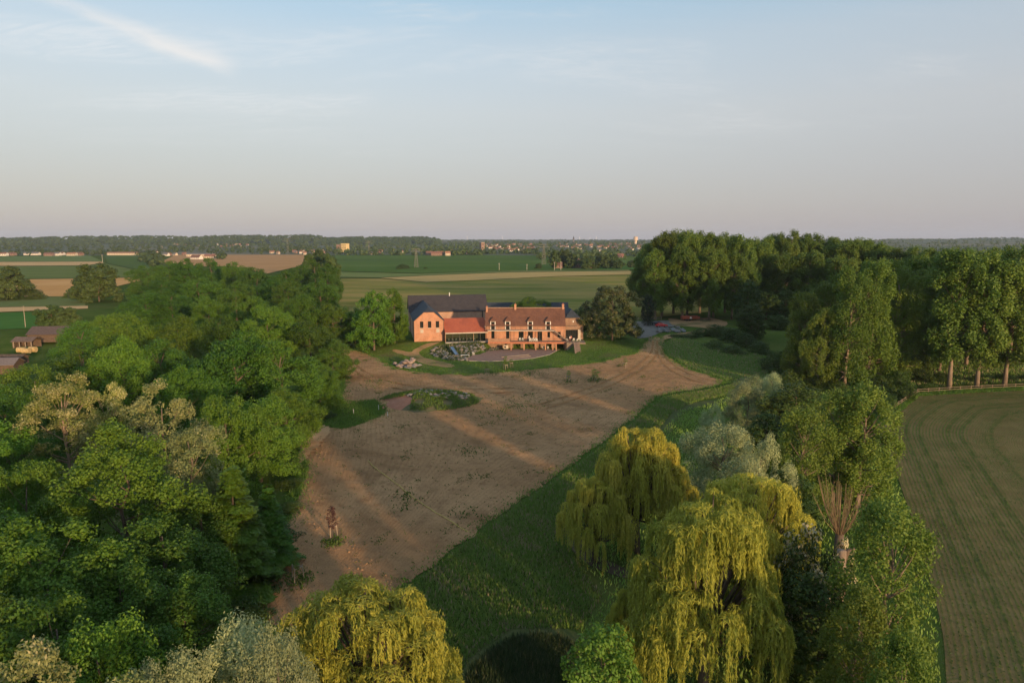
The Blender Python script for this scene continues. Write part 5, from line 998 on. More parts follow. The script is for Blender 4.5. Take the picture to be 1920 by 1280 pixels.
# ------------------------------------------------------------------ vehicles
def car(loc, rz, mat, label):
    e = empty('parked_car', loc, rz, label=label, cat='car', group='cars on the gravel parking')
    prof = [(-2.05, .35), (-2.1, .72), (-1.75, .92), (-.95, 1.0), (-.30, 1.42), (.95, 1.45), (1.65, 1.0), (2.02, .92), (2.08, .4)]; m = MB(); k = len(prof)
    for s, w_ in ((-1, .84), (1, .84)): m.v += [(x, s * w_ * (.86 if z > 1.05 else 1), z) for x, z in prof]
    m.f = [tuple(range(k)), tuple(range(2 * k - 1, k - 1, -1))] + [(i, k + i, k + (i + 1) % k, (i + 1) % k)[::1] for i in range(k)]; m.m = [0] * len(m.f)
    b = m.build('body', mat, e); bv = b.modifiers.new('bevel', 'BEVEL'); bv.width = .08; bv.segments = 2
    for s in (-1, 1):
        MB().add([(-.80, s * .79, 1.04), (-.22, s * .755, 1.37), (.88, s * .755, 1.39), (1.38, s * .79, 1.04)], [(0, 1, 2, 3) if s < 0 else (3, 2, 1, 0)]).build('side_window', M_GLASS, e)
        for x in (-1.3, 1.3):
            w_ = MB().tube([(x, s * .66, .33), (x, s * .88, .33)], [.33, .33], 14).build('wheel', plain('tyre_rubber', (.02, .02, .02), .9), e); MB().tube([(x, s * .881, .33), (x, s * .895, .33)], [.2, .2], 10).build('rim', plain('rim_silver', (.55, .55, .55), .3, metal=.8), w_)
        MB().box(-2.12, -2.05, s * .6 - .15, s * .6 + .15, .66, .80).build('headlight', M_WHITE, e)
    MB().slab((-.98, .66, 1.03), (-.98, -.66, 1.03), (-.36, -.62, 1.41), (-.36, .62, 1.41), .02).build('windscreen', M_GLASS, e)
def paint(name, c): return surf(name, c, tuple(x * 1.1 for x in c), 1, .25, spec=.6)
g = G(1240, 613.5); car((g.x, g.y, g.z + .07), R(182), paint('red_paint', (.50, .03, .025)), 'red hatchback parked on the gravel in front of the dark car')
g = G(1232, 609.5); car((g.x, g.y, g.z + .07), R(176), paint('dark_blue_paint', (.025, .035, .055)), 'dark blue car parked behind the red hatchback')
g = G(1294, 601.5); tr = empty('farm_trailer', tuple(g), R(8), label='orange red farm trailer under the tall poplars', cat='trailer'); M_ORG = plain('orange_red_paint', (.24, .065, .035), .6)
MB().box(-3.4, 3.4, -1, 1, .8, .95).build('bed', M_ORG, tr); MB().box(-3.4, -.6, -1.06, -1.0, .95, 1.9).box(.6, 3.4, -1.06, -1.0, .95, 1.8).build('near_side', M_ORG, tr); MB().box(-3.4, 3.4, 1.0, 1.06, .95, 1.9).build('far_side', M_ORG, tr); MB().box(-3.46, -3.4, -1, 1, .95, 1.9).build('tailboard', M_ORG, tr); MB().bar((3.4, 0, .8), (5.0, 0, .5), .14).build('drawbar', M_STEEL, tr); MB().box(-.4, .3, -.6, .6, .951, 1.5).build('sack', M_WHITE, tr)
for x in (-1.6, -.6):
    for s in (-1, 1): MB().tube([(x, s * .85, .45), (x, s * 1.08, .45)], [.45, .45], 12).build('wheel', plain('trailer_tyre', (.025, .025, .025), .9), tr)
# pollard stump and bundle of dry stems at the lower right
g = PY(1582, 1000, 52); zz = float(zg(g.x, 52)); ps = empty('pollard_stump', (g.x, 52, zz), label='pale broken pollard stump at lower right', cat='stump')
hz = PY(1580, 1032, 52).z - zz; MB().tube([(0, 0, -.3), (.05, 0, hz * .5), (0, .1, hz)], [.55, .46, .36], 9).build('trunk', BARKP, ps, True); MB().tube([(.1, .05, hz * .9), (.55, .1, hz * 1.0), (1.0, .0, hz * 1.02)], [.28, .2, .1], 6).build('broken_limb', BARK, ps, True)
g = PY(1582, 900, 66); zz = float(zg(g.x, 66)); zt = g.z; zb = PY(1582, 1000, 66).z
ds = empty('dry_stem_tree', (g.x, 66, zz), label='leafless fan of pale dry stems between the poplars', cat='tree')
MB().tube([(0, 0, -.3), (0, 0, zb - zz)], [.5, .42], 8).build('trunk', BARK, ds, True); rs = np.random.RandomState(8); m = MB()
for i in range(80):
    a, q = rs.uniform(0, 6.28), rs.uniform(.1, 1) ** .7; b = Vector((.4 * math.cos(a) * q, .4 * math.sin(a) * q, zb - zz)); L_ = (zt - zb) * rs.uniform(.55, 1.1); t_ = b + Vector((math.cos(a) * 2.3 * q + rs.normal(0, .3), math.sin(a) * 2.3 * q, L_)); m.tube([b, b.lerp(t_, .5) + Vector((math.cos(a) * .3 * q, math.sin(a) * .3 * q, -.1)), t_], [.03, .022, .01], 4, cap=False)
m.build('stems', plain('dry_stems', (.25, .175, .10), .9, .25), ds)
# ------------------------------------------------------------------ sheds on the left behind the wood
M_RROOF = tile_mat('shed_roof', (.24, .18, .14), (.31, .23, .18), (.18, .14, .12)); M_RST = plain('rusty_wood', (.12, .082, .055), .9, .25)
def shed(px, py, Y, Lx, D, h, hr, rz, name, label, wall, roof, open_=False):
    g = PZ(px, py) if Y is None else PY(px, py, Y); e = empty(name, (g.x, g.y, 0), rz, label=label, cat='shed', group='sheds left of the wood')
    m = MB()
    if open_:
        m.box(-Lx / 2, Lx / 2, D - .2, D, -.2, h); m.box(-Lx / 2, -Lx / 2 + .2, 0, D - .2, -.2, h)
        for i in range(4): x = -Lx / 2 + .3 + i * (Lx - .5) / 3; MB().box(x - .1, x + .1, 0, .2, 0, h).build('post', M_GWOOD, e)
    else:
        m.box(-Lx / 2, Lx / 2, 0, D, -.2, h); gable_end(m, -Lx / 2 - .001, .2, .1, D - .1, h, h + .01, D / 2, hr - .15); gable_end(m, Lx / 2 - .2, .2, .1, D - .1, h, h + .01, D / 2, hr - .15)
    m.build('wall', wall, e)
    m = MB(); m.slab((-Lx / 2 - .3, -.4, h - .1), (Lx / 2 + .3, -.4, h - .1), (Lx / 2 + .3, D / 2, hr), (-Lx / 2 - .3, D / 2, hr), .1); m.slab((Lx / 2 + .3, D + .4, h - .1), (-Lx / 2 - .3, D + .4, h - .1), (-Lx / 2 - .3, D / 2 + .003, hr), (Lx / 2 + .3, D / 2 + .003, hr), .1); m.build('roof', roof, e)
shed(92, 640, None, 12, 7, 2.2, 4.2, R(6), 'long_shed', 'long brown roofed shed behind the left wood', M_RST, plain('brown_sheeting', (.11, .08, .068), .85, .2))
shed(42, 652, None, 5.5, 4, 1.9, 2.9, R(0), 'open_shed', 'small open shed with pale hay at the left edge', M_RST, plain('rusty_sheeting', (.15, .105, .08), .85, .25), True)
shed(14, 682, None, 6.5, 3, 1.5, 2.2, R(2), 'low_shed', 'low rusty brown shed at the left edge', M_RST, M_RST)
shed(-6, 700, None, 7, 5, 2.0, 3.2, R(12), 'grey_shed', 'grey roofed shed corner at the left edge', M_RST, plain('grey_sheeting', (.19, .155, .14), .8))
for i, (px, py) in enumerate(((40, 661), (50, 663), (62, 660))):
    g = PZ(px, py); MB().tube([(-.9, 0, .75), (.9, 0, .75)], [.75, .75], 14).build('hay_bale', plain('hay', (.48, .34, .15), .95, .2), label='round pale hay bale by the left sheds, %s from left' % ORD[i], category='bale', group='hay bales by the sheds').location = g
g = PZ(48, 614); MB().tube([(0, 0, -.3), (0, 0, 7.5)], [.14, .09], 7).bar((-.7, 0, 7.1), (.7, 0, 7.1), .1).build('utility_pole', M_GWOOD, label='wooden pole in the left field behind the sheds', category='pole').location = g
# ------------------------------------------------------------------ far buildings
HV = {}
def far_house(wall, roof, L_, D, h, hr):
    key = (wall.name, roof.name, L_, D, h, hr)
    if key not in HV:
        m = MB(); m.box(-L_ / 2, L_ / 2, 0, D, -.5, h); gable_end(m, -L_ / 2 - .01, .3, .1, D - .1, h - .1, h, D / 2, hr - .2); gable_end(m, L_ / 2 - .29, .3, .1, D - .1, h - .1, h, D / 2, hr - .2)
        m.slab((-L_ / 2 - .4, -.5, h - .2), (L_ / 2 + .4, -.5, h - .2), (L_ / 2 + .4, D / 2, hr), (-L_ / 2 - .4, D / 2, hr), .2, 1); m.slab((L_ / 2 + .4, D + .5, h - .2), (-L_ / 2 - .4, D + .5, h - .2), (-L_ / 2 - .4, D / 2 + .003, hr), (L_ / 2 + .4, D / 2 + .003, hr), .2, 1)
        n_ = max(2, int(L_ / 3))
        for i in range(n_):
            x = -L_ / 2 + (i + .5) * L_ / n_; m.box(x - .5, x + .5, -.05, -.004, 1.0, 2.4, 2)
        m.box(L_ * .2, L_ * .2 + .7, D / 2 - .3, D / 2 + .5, hr - .6, hr + .8, 3); HV[key] = m.mesh('far_house', [wall, roof, M_FRAME, M_BRICKD])
    return HV[key]
W_WH = plain('far_white_wall', (.70, .64, .56), .9); W_BR = plain('far_brick_wall', (.27, .175, .135), .9, .2); W_CR = plain('far_cream_wall', (.55, .46, .35), .9); R_RD = plain('far_red_roof', (.23, .115, .08), .9, .2); R_BR = plain('far_brown_roof', (.17, .095, .07), .9, .2); R_GR = plain('far_grey_roof', (.16, .15, .15), .9, .2); R_OR = plain('far_orange_roof', (.34, .17, .10), .9, .15)
wn = {W_WH: 'white', W_BR: 'brick', W_CR: 'cream'}; rn = {R_RD: 'red', R_BR: 'brown', R_GR: 'grey', R_OR: 'orange'}
def house_at(px, py, Y, wall, roof, L_, D, h, hr, rz, label, group, z=None):
    g = PY(px, py, Y); o = link('far_house', far_house(wall, roof, L_, D, h, hr), label=label, category='house', group=group); o.location = (g.x, Y, 0.5 if z is None else z); o.rotation_euler = (0, 0, rz)
rs = np.random.RandomState(77); CNT = {}
def cluster(n, x0, x1, Y0, Y1, zf, place, group, white=.3, big=.7):
    L = []
    for i in range(n):
        px = rs.uniform(x0, x1); Y = rs.uniform(Y0, Y1); u = rs.uniform(); wall = W_WH if u < white else (W_BR if u < white + .4 else W_CR); roof = (R_RD, R_BR, R_OR, R_RD, R_GR)[rs.randint(5)]
        sz = ((10, 8, 4.5, 8), (14, 8, 4.8, 8.5), (8, 7, 5.2, 8.6))[rs.randint(3)]; L.append((px, Y, wall, roof, sz))
    L.sort(key=lambda q: q[0]); tot = {}
    for q in L: tot[(q[2], q[3])] = tot.get((q[2], q[3]), 0) + 1
    cnt = {}
    for (px, Y, wall, roof, sz) in L:
        k = (wall, roof); i = cnt.get(k, 0); cnt[k] = i + 1
        lab = '%s%s house with %s roof %s' % ((ORD[i] + ' ' if tot[k] > 1 else ''), wn[wall], rn[roof], place)
        house_at(px, 470, Y, wall, roof, sz[0] * big, sz[1] * big, sz[2] * big, sz[3] * big, rs.uniform(-.7, .7), lab, group, zf(px, Y))
# the land behind the green field rises gently: town terrain
def zt(px, Y): return max(0.0, (Y - 1250) / 2200.0 * 14)
def town_ground():
    xs = np.linspace(-4200, 3600, 130); ys = np.linspace(1240, 4600, 56)
    me = grid_mesh('town_land', xs, ys, lambda X, Y: np.minimum((Y - 1250) / 2200.0 * 14, 18) + .3 + 1.2 * np.sin(X * .004) * sm(1300, 1800, Y), surf('m_town_land', (.055, .078, .030), (.095, .105, .045), .006, .95, c3=(.20, .16, .09)))
    link('town_land', me, kind='structure', label='gently rising land under the far town')
town_ground()
cluster(52, 905, 1005, 1700, 2500, zt, 'in far town left of pylon, from left', 'far town houses left of the pylon', .6)
cluster(66, 1040, 1200, 1500, 2700, zt, 'in far town right of pylon, from left', 'far town houses right of the pylon', .42)
cluster(20, 955, 1000, 1500, 1900, zt, 'on the pale town slope, from left', 'houses on the pale slope of the far town', .75)
cluster(14, 700, 905, 1260, 1500, zt, 'behind the dark green field, from left', 'houses along the dark green field', .15)
cluster(10, 500, 610, 1280, 1500, zt, 'beyond the orange earth, from left', 'houses beyond the orange earth field', .3)
cluster(26, 290, 480, 1900, 2700, zt, 'below the wooded ridge, from left', 'houses below the wooded ridge', .45)
cluster(8, 270, 345, 1180, 1400, zt, 'left of the orange earth, from left', 'houses left of the far orange earth', .4)
for i, (px, wall, roof, L_) in enumerate(((5, W_WH, R_RD, 14), (20, W_BR, R_BR, 16), (58, W_WH, R_GR, 34), (90, W_BR, R_BR, 18), (105, W_WH, R_GR, 14), (114, W_WH, R_BR, 10), (133, W_CR, R_OR, 20), (148, W_BR, R_BR, 12))):
    house_at(px, 481, 1215 + (i % 3) * 18, wall, roof, L_ * .8, 8, 3.4, 5.6, rs.uniform(-.1, .1), ['white house with red roof at the left end of the far row', 'brick building second in the far left row', 'long white flat building in the far left row', 'low brown roofed house right of the long white building', 'small white house in the far left row, larger of two', 'small white house in the far left row, smaller of two', 'cream house with orange roof in the far left row', 'low brick house at the right end of the far left row'][i], 'far row at the left')
house_at(232, 479, 1240, W_CR, R_RD, 60, 10, 4.2, 6, 0, 'very long low cream factory hall with red roof at left', 'far factory halls'); house_at(375, 478, 1150, W_CR, R_GR, 44, 10, 4, 5.5, .1, 'long pale hall above the orange earth', 'far factory halls')
house_at(365, 485, 1000, W_WH, R_BR, 15, 9, 3, 6.5, -.3, 'white barn with brown roof on the orange earth', 'barns on the orange earth'); house_at(393, 483, 1040, W_CR, R_RD, 16, 8, 3.5, 6.5, .1, 'cream barn with red roof on the orange earth', 'barns on the orange earth')
for i, (px, Y, w_, r_, l_) in enumerate(((817, 1210, W_BR, R_RD, 22), (826, 1225, W_BR, R_RD, 14), (840, 1215, W_CR, R_OR, 12), (806, 1240, W_BR, R_BR, 16))): house_at(px, 477, Y, w_, r_, l_ * .75, 8, 4.2, 7.5, .15 * i, ['large red roofed farm at the edge of the dark green field', 'red roofed annex of the farm at the dark green field', 'orange roofed cottage right of the red roofed farm', 'brown roofed barn left of the red roofed farm'][i], 'farm at the dark green field')
house_at(1082, 504, 706, W_BR, R_OR, 9, 8, 4.5, 9, .1, 'orange roofed brick farm among the far trees', 'far farm beyond the tan field'); house_at(1046, 506, 700, W_BR, R_BR, 8, 7, 3, 6, -.2, 'dark gabled barn at the left of the far trees', 'far farm beyond the tan field'); house_at(1112, 503, 705, W_BR, R_BR, 8, 7, 3, 5.5, .3, 'brown barn right of the orange roofed farm', 'far farm beyond the tan field'); house_at(1165, 483, 1080, W_BR, R_RD, 10, 8, 3, 6.5, .2, 'small red farm in the green paddock', 'far farm beyond the tan field')
# apartment block: sun on its right side is put into the wall colours
g = PY(640, 470, 1500); ap = empty('apartment_block', (g.x, 1500, zt(640, 1500)), R(-18), label='yellow lit apartment block above the trees', cat='building'); MB().box(-12, 1, 0, 10, -.5, 16).build('dull_wing', W_BR, ap); MB().box(1.01, 14, -3, 10, -.5, 18).build('sunlit_wing', plain('sunlit_yellow_wall', (.66, .50, .24), .9), ap)
for k in range(5):
    for j in range(4): x = 2.2 + j * 3; MB().box(x, x + 1.4, -3.06, -3.004, 1.5 + k * 3.2, 3.2 + k * 3.2).build('window', M_FRAME, ap)
# church tower
g = PY(904, 478, 1650); ct = empty('church_tower', (g.x, 1650, zt(0, 1650)), R(30), label='square brick tower rising over the far town', cat='tower'); MB().box(-4.5, 4.5, -4.5, 4.5, -.5, 18).build('shaft', W_BR, ct); MB().box(-4.7, 4.7, -4.7, 4.7, 18, 18.7).build('parapet', W_CR, ct)
for x in (-2, 1.6): MB().box(x - .6, x + .6, -4.56, -4.504, 12, 16).build('belfry_opening', M_FRAME, ct)
# water tower
g = PY(1191.5, 460, 2600); wt = empty('water_tower', (g.x, 2600, zt(0, 2600)), 0, label='pale cylindrical water tower left of the poplar grove', cat='tower'); M_WT = plain('pale_concrete', (.60, .47, .36), .85)
MB().tube([(0, 0, 0), (0, 0, 13)], [5.0, 5.0], 20).build('shaft', M_WT, wt, False); MB().tube([(0, 0, 13), (0, 0, 15), (0, 0, 27)], [5.2, 8, 8], 22).build('tank', M_WT, wt, False); MB().tube([(0, 0, 27.01), (0, 0, 28.3)], [8.3, 7.5], 22).build('cap', plain('tan_cap', (.42, .30, .22), .8), wt)
g = PY(1075.5, 450, 3000); cs = empty('church_spire', (g.x, 3000, 15), 0, label='thin dark church spire on the far horizon', cat='church'); MB().box(-3, 3, -3, 3, -2, 14).build('belfry', R_GR, cs); MB().tube([(0, 0, 14), (0, 0, 26)], [4, .2], 4).build('spire', plain('spire_slate', (.05, .05, .055), .8), cs)
# pylons
M_PYL = plain('pylon_steel', (.21, .20, .17), .6, metal=.3)
def pylon(px, py, Y, H, wd, label):
    g = PY(px, py, Y); e = empty('lattice_pylon', (g.x, Y, 0), .3, label=label, cat='pylon', group='lattice pylons'); m = MB(); k = 9; t = .16
    def c(i, sx, sy): f = i / k; q = wd / 2 * (1 - .78 * f); return Vector((sx * q, sy * q, H * f))
    for sx, sy in ((1, 1), (1, -1), (-1, 1), (-1, -1)): m.bar(c(0, sx, sy), c(k, sx, sy), t)
    for i in range(k):
        for a, b in (((1, 1), (1, -1)), ((1, -1), (-1, -1)), ((-1, -1), (-1, 1)), ((-1, 1), (1, 1))): m.bar(c(i, *a), c(i + 1, *b), t * .5); m.bar(c(i, *b), c(i + 1, *a), t * .5)
    m.build('mast', M_PYL, e)
    for z, l in ((.98, .22), (.86, .28)): MB().bar((-H * l, 0, H * z), (H * l, 0, H * z), .25, .25).build('cross_arm', M_PYL, e)
pylon(1019.5, 494, 800, 24, 4.5, 'tall lattice pylon at the edge of the dark green field'); pylon(780.5, 500, 720, 20, 4.0, 'lattice pylon in the middle of the dark green field'); pylon(692, 476, 1260, 26, 4.5, 'faint lattice pylon behind the green field, left'); pylon(540, 476, 1250, 30, 4.5, 'faint lattice pylon beyond the orange earth field')
for i, (px, py, h) in enumerate(((936, 507, 7), (988, 507, 6), (1039.5, 507, 8), (1051.5, 507, 8.5), (192.5, 493, 10), (738, 478, 9))):
    g = PZ(px, py); MB().tube([(0, 0, -.3), (0, 0, h)], [.22, .16], 6).bar((-.9, 0, h - .4), (.9, 0, h - .4), .18).build('utility_pole', M_STONE, label='pale power pole along the far fields, %s from the left' % ['third', 'fourth', 'fifth', 'sixth', 'first', 'second'][i], category='pole', group='power poles in the far fields').location = g
# wind turbines on the horizon
M_TURB = plain('turbine_white', (.75, .75, .75), .5)
for i, (px, top) in enumerate(((876, 440), (942, 440), (1087, 441), (1106, 443), (1118, 440))):
    Y = 6800 + 300 * (i % 2); g = PY(px, top, Y); z0 = 8; h = g.z - z0; e = empty('wind_turbine', (g.x, Y, z0), 0, label='faint white wind turbine on the horizon, %s from the left' % ORD[i], cat='wind turbine', group='wind turbines on the horizon')
    MB().tube([(0, 0, -8), (0, 0, h * .68)], [2.2, 1.4], 8).build('tower', M_TURB, e); MB().box(-1.6, 1.6, -4, 3, h * .67, h * .67 + 3).build('nacelle', M_TURB, e)
    for k in range(3): a = .6 * i + k * 2.094; MB().add([(0, -4.2, h * .69)] + [(math.sin(a + q) * h * .31 * r, -4.4, h * .69 + math.cos(a + q) * h * .31 * r) for q, r in ((.12, .25), (0, 1), (-.06, .25))] + [(0, -4.9, h * .69)], [(0, 1, 2, 3), (4, 3, 2, 1)]).build('blade', M_TURB, e)
# ------------------------------------------------------------------ far woods: one mass each
def canopy(name, px0, px1, Y, depth, top, label, dens=1.0, tree_h=14, mat=None):
    """a wooded ridge: rounded canopy lumps over a rising bank; top = [(px, py)] skyline"""
    rs = np.random.RandomState(int(px0) + 500); xs = [q[0] for q in top]; ys = [q[1] for q in top]
    n = int(760 * dens); P_, N_, S = [], [], []
    for i in range(n):
        px = rs.uniform(px0, px1); t = rs.uniform(0, 1) ** .8; Yi = Y + depth * t; tz = PY(px, float(np.interp(px, xs, ys)), Y + depth).z; zb = 1 + (tz - tree_h * .5) * t ** .8
        c = np.array([PY(px, 450, Yi).x, Yi, zb + tree_h * .25]); r = tree_h * rs.uniform(.42, .72); k = 26; d = sph(rs, k); d[:, 2] = np.abs(d[:, 2]); P_.append(c + d * r * np.array([1, 1, .8])); N_.append(d + np.array([0, 0, .3]) + rs.normal(0, .3, (k, 3))); S.append(np.full(k, r * .82) * rs.uniform(.6, 1.2, k))
    p = np.concatenate(P_); s = np.concatenate(S); ti = np.clip(np.repeat(rs.uniform(0, .7, n), 26) + rs.uniform(0, .3, len(p)), 0, 1)
    me = leaf_mesh(name, p, np.concatenate(N_), s, s * .8, ti, mat or L_FAR, rs=rs); link(name, me, kind='stuff', label=label, category='wood')
    # the bank below the trees
    m = MB(); q = np.linspace(px0, px1, 60)
    for px in q:
        tz = PY(px, float(np.interp(px, xs, ys)), Y + depth).z
        for t in (0, .35, 1.0, 1.3): Yi = Y + depth * t; m.v.append((PY(px, 450, Yi).x, Yi, -1 + (0 if t == 0 else (tz - tree_h * .75) * min(1, t) ** .8)))
    m.f = [(i * 4 + j, (i + 1) * 4 + j, (i + 1) * 4 + j + 1, i * 4 + j + 1) for i in range(59) for j in range(3)]; m.m = [0] * len(m.f)
    m.build('wooded_bank', surf('m_bank_' + name, (.03, .045, .018), (.045, .06, .024), .01, .95), kind='structure', label='hillside under the ' + name.replace('_', ' '), smooth=True)
canopy('left_ridge_wood', -120, 610, 2350, 900, [(-120, 448), (0, 446.5), (60, 445.5), (140, 443.5), (230, 443), (300, 442), (360, 444.5), (420, 441.5), (520, 441.5), (575, 440.5), (604, 443), (612, 446)], 'long dark wooded ridge on the left horizon', 1.8)
canopy('middle_ridge_wood', 590, 826, 2500, 700, [(590, 446), (640, 445.5), (675, 444), (740, 444.5), (790, 444.5), (815, 446), (826, 450)], 'dark wooded ridge on the horizon left of the town', .8)
canopy('right_ridge_wood', 1640, 2020, 4300, 900, [(1640, 450), (1660, 448.5), (1720, 448), (1780, 448.8), (1820, 447), (1880, 446), (2020, 445.5)], 'bluish wooded ridge on the right horizon', .8, 18)
canopy('horizon_wood', 800, 1260, 5200, 1200, [(800, 450.5), (900, 450), (1000, 450.2), (1080, 449.6), (1260, 450)], 'thin wooded line on the horizon behind the town', .6, 20)
def scatter_wood(name, n, regions, label, h=10):
    rs = np.random.RandomState(len(name)); P_, N_, S, TI = [], [], [], []
    for (x0, x1, Y0, Y1, m_) in regions:
        for i in range(m_):
            px = rs.uniform(x0, x1); Y = rs.uniform(Y0, Y1); hh = h * rs.uniform(.55, 1.25); c = np.array([PY(px, 450, Y).x, Y, zt(px, Y) + hh * .5]); k = 26; d = sph(rs, k); P_.append(c + d * np.array([hh * .5, hh * .5, hh * .5]) * rs.uniform(.7, 1, (k, 1))); N_.append(d + np.array([0, 0, .3]) + rs.normal(0, .3, (k, 3))); S.append(np.full(k, hh * .38) * rs.uniform(.6, 1.3, k)); TI.append(np.clip(rs.uniform(0, .7) + rs.uniform(0, .3, k), 0, 1))
    p = np.concatenate(P_); s = np.concatenate(S); link(name, leaf_mesh(name, p, np.concatenate(N_), s, s * .8, np.concatenate(TI), L_FAR, rs=rs), kind='stuff', label=label, category='trees')
scatter_wood('town_trees', 0, [(625, 905, 1230, 1300, 90), (625, 905, 1300, 2400, 260), (840, 1210, 1600, 3200, 420), (860, 1010, 1290, 1400, 60), (1000, 1210, 1000, 1500, 130)], 'trees massed between the houses of the far town')
scatter_wood('left_valley_trees', 0, [(255, 300, 1000, 1300, 40), (300, 620, 1300, 2400, 260), (-60, 260, 1240, 1330, 90), (-60, 300, 1330, 2400, 200), (395, 420, 1000, 1100, 10), (260, 305, 760, 1000, 26)], 'trees massed in the valley below the left ridge')
scatter_wood('right_valley_trees', 0, [(1630, 2000, 900, 4300, 360)], 'trees massed beyond the right poplars')
# ------------------------------------------------------------------ grass, weeds, seedlings
def poly_pts(rs, poly, n):
    poly = np.asarray(poly); lo, hi = poly.min(0), poly.max(0); out = []
    while sum(len(o) for o in out) < n:
        q = rs.uniform(lo, hi, (n * 2, 2)); out.append(q[inside(poly, q[:, 0], q[:, 1])])
    return np.concatenate(out)[:n]
def blades(name, xy, h, w, mat, label, seed, cat='grass', tint=None, lean=.35, base=0.0, zfun=None):
    rs = np.random.RandomState(seed); n = len(xy); hh = h * rs.uniform(.5, 1.35, n); t = np.column_stack([rs.normal(0, lean, n), rs.normal(0, lean, n), np.ones(n)]); t = unit(t)
    z = (zfun or zg)(xy[:, 0], xy[:, 1]) + base; p = np.column_stack([xy, z]) + t * (hh / 2)[:, None]; a = rs.uniform(0, 6.28, n); nn = np.column_stack([np.cos(a), np.sin(a), 0.25 + 0 * a])
    link(name, leaf_mesh(name, p, nn, hh, w * rs.uniform(.6, 1.4, n), tint if tint is not None else rs.uniform(0, 1, n), mat, t), kind='stuff', label=label, category=cat)
G_MEA = leaf_mat('meadow_blades', (.175, .300, .052), (.26, .36, .08), (.42, .33, .19), .76, trans=.3); G_LAW = leaf_mat('lawn_blades', (.085, .165, .022), (.14, .21, .034), trans=.3); G_REED = leaf_mat('reed_blades', (.036, .062, .022), (.075, .095, .036), (.13, .12, .07), .93, trans=.2); G_WEED = leaf_mat('weed_leaves', (.070, .130, .022), (.12, .17, .034), trans=.3)
rs = np.random.RandomState(31)
MEAD = world_poly([(1420, 712), (1340, 730), (1245, 746), (1180, 800), (1060, 890), (975, 948), (890, 1008), (760, 1110), (700, 1180), (640, 1260), (700, 1340), (830, 1340), (880, 1235), (960, 1180), (1090, 1180), (1130, 1120), (1075, 1045), (1055, 1000), (1065, 960), (1075, 920), (1160, 830), (1235, 805), (1262, 772), (1310, 752), (1390, 738)])
q = poly_pts(rs, MEAD, 50000); patchn = np.sin(q[:, 0] * .33 + 1) * np.sin(q[:, 1] * .27) + .6 * np.sin(q[:, 0] * .9 + q[:, 1] * .7); ti = np.clip(rs.uniform(0, .88, len(q)) + (patchn > .75) * rs.uniform(0, .4, len(q)), 0, 1)
blades('meadow_grass', q, .52, .11, G_MEA, 'tall meadow grass with pinkish seed heads right of the soil', 1, tint=ti)
RB = world_poly([(862, 1340), (880, 1270), (915, 1232), (960, 1205), (1010, 1198), (1060, 1206), (1085, 1225), (1090, 1340)])
q = poly_pts(rs, RB, 18000); blades('reed_bed', q, 1.0, .07, G_REED, 'dark bluish reed bed at the bottom edge', 2, cat='reeds')
EDG = world_poly([(640, 660), (575, 790), (555, 850), (550, 900), (520, 980), (480, 1100), (440, 1180), (500, 1165), (505, 1080), (535, 1005), (562, 930), (580, 880), (566, 850), (588, 802), (650, 804), (724, 775), (704, 750), (640, 753), (648, 715)])
q = poly_pts(rs, EDG, 20000); blades('edge_grass', q, .40, .09, G_LAW, 'rough grass between the left wood and the soil', 3)
q = poly_pts(rs, world_poly(LAWN_PX), 16000); k = ~inside(np.array(PATIO), q[:, 0], q[:, 1]); q = q[k]; blades('lawn_grass', q, .17, .16, G_LAW, 'short lawn grass below the farmhouse', 4)
q = poly_pts(rs, world_poly([(1060, 1010), (1075, 920), (1165, 830), (1240, 810), (1275, 770), (1335, 758), (1440, 700), (1560, 700), (1640, 790), (1670, 870), (1712, 990), (1760, 1165), (1760, 1340), (1080, 1340), (1090, 1180), (1140, 1120)]), 32000); blades('understorey_grass', q, .5, .12, G_MEA, 'long grass under the willows and poplars right of the meadow', 14, tint=rs.uniform(0, .7, len(q)))
SLP = world_poly([(1240, 650), (1255, 668), (1295, 690), (1360, 712), (1420, 712), (1470, 700), (1440, 670), (1400, 660), (1330, 650), (1290, 635), (1262, 635)])
q = poly_pts(rs, SLP, 22000); blades('bank_grass', q, .5, .16, G_MEA, 'long grass on the bank right of the earth drive', 5)
q = poly_pts(rs, world_poly([(1560, 735), (1650, 740), (1720, 728), (1800, 722), (1930, 716), (1930, 640), (1500, 640)]), 26000); blades('fence_grass', q, .6, .15, G_MEA, 'rough grass along the fence under the poplars', 6)
q = poly_pts(rs, world_poly([(1655, 800), (1640, 790), (1700, 745), (1722, 734), (1920, 726), (1920, 733), (1724, 743)]), 9000); blades('margin_grass', q, .45, .12, G_LAW, 'grass margin at the foot of the rail fence', 7)
# weeds on the soil, thicker along some rows
q = poly_pts(rs, SOILB, 60000); rr_ = soil_row(q[:, 0], q[:, 1]); den = np.zeros(len(q))
for _ in range(9): a_ = rs.uniform(0, 6.28); l_ = rs.uniform(2.5, 16); den += np.sin((q[:, 0] * math.cos(a_) + q[:, 1] * math.sin(a_)) * 6.28 / l_ + rs.uniform(0, 6.28))
den = np.clip((den + 1.6 * np.sin(rr_ * 1.9) - 3.2) / 5, 0, 1)
q = q[rs.uniform(0, 1, len(q)) < den * 1.0 + .028]; q = np.repeat(q, 3, 0) + rs.normal(0, .13, (len(q) * 3, 2)); blades('soil_weeds', q, .19, .12, G_WEED, 'scattered green weeds on the brown soil', 8, cat='weeds', lean=.8, base=.10)
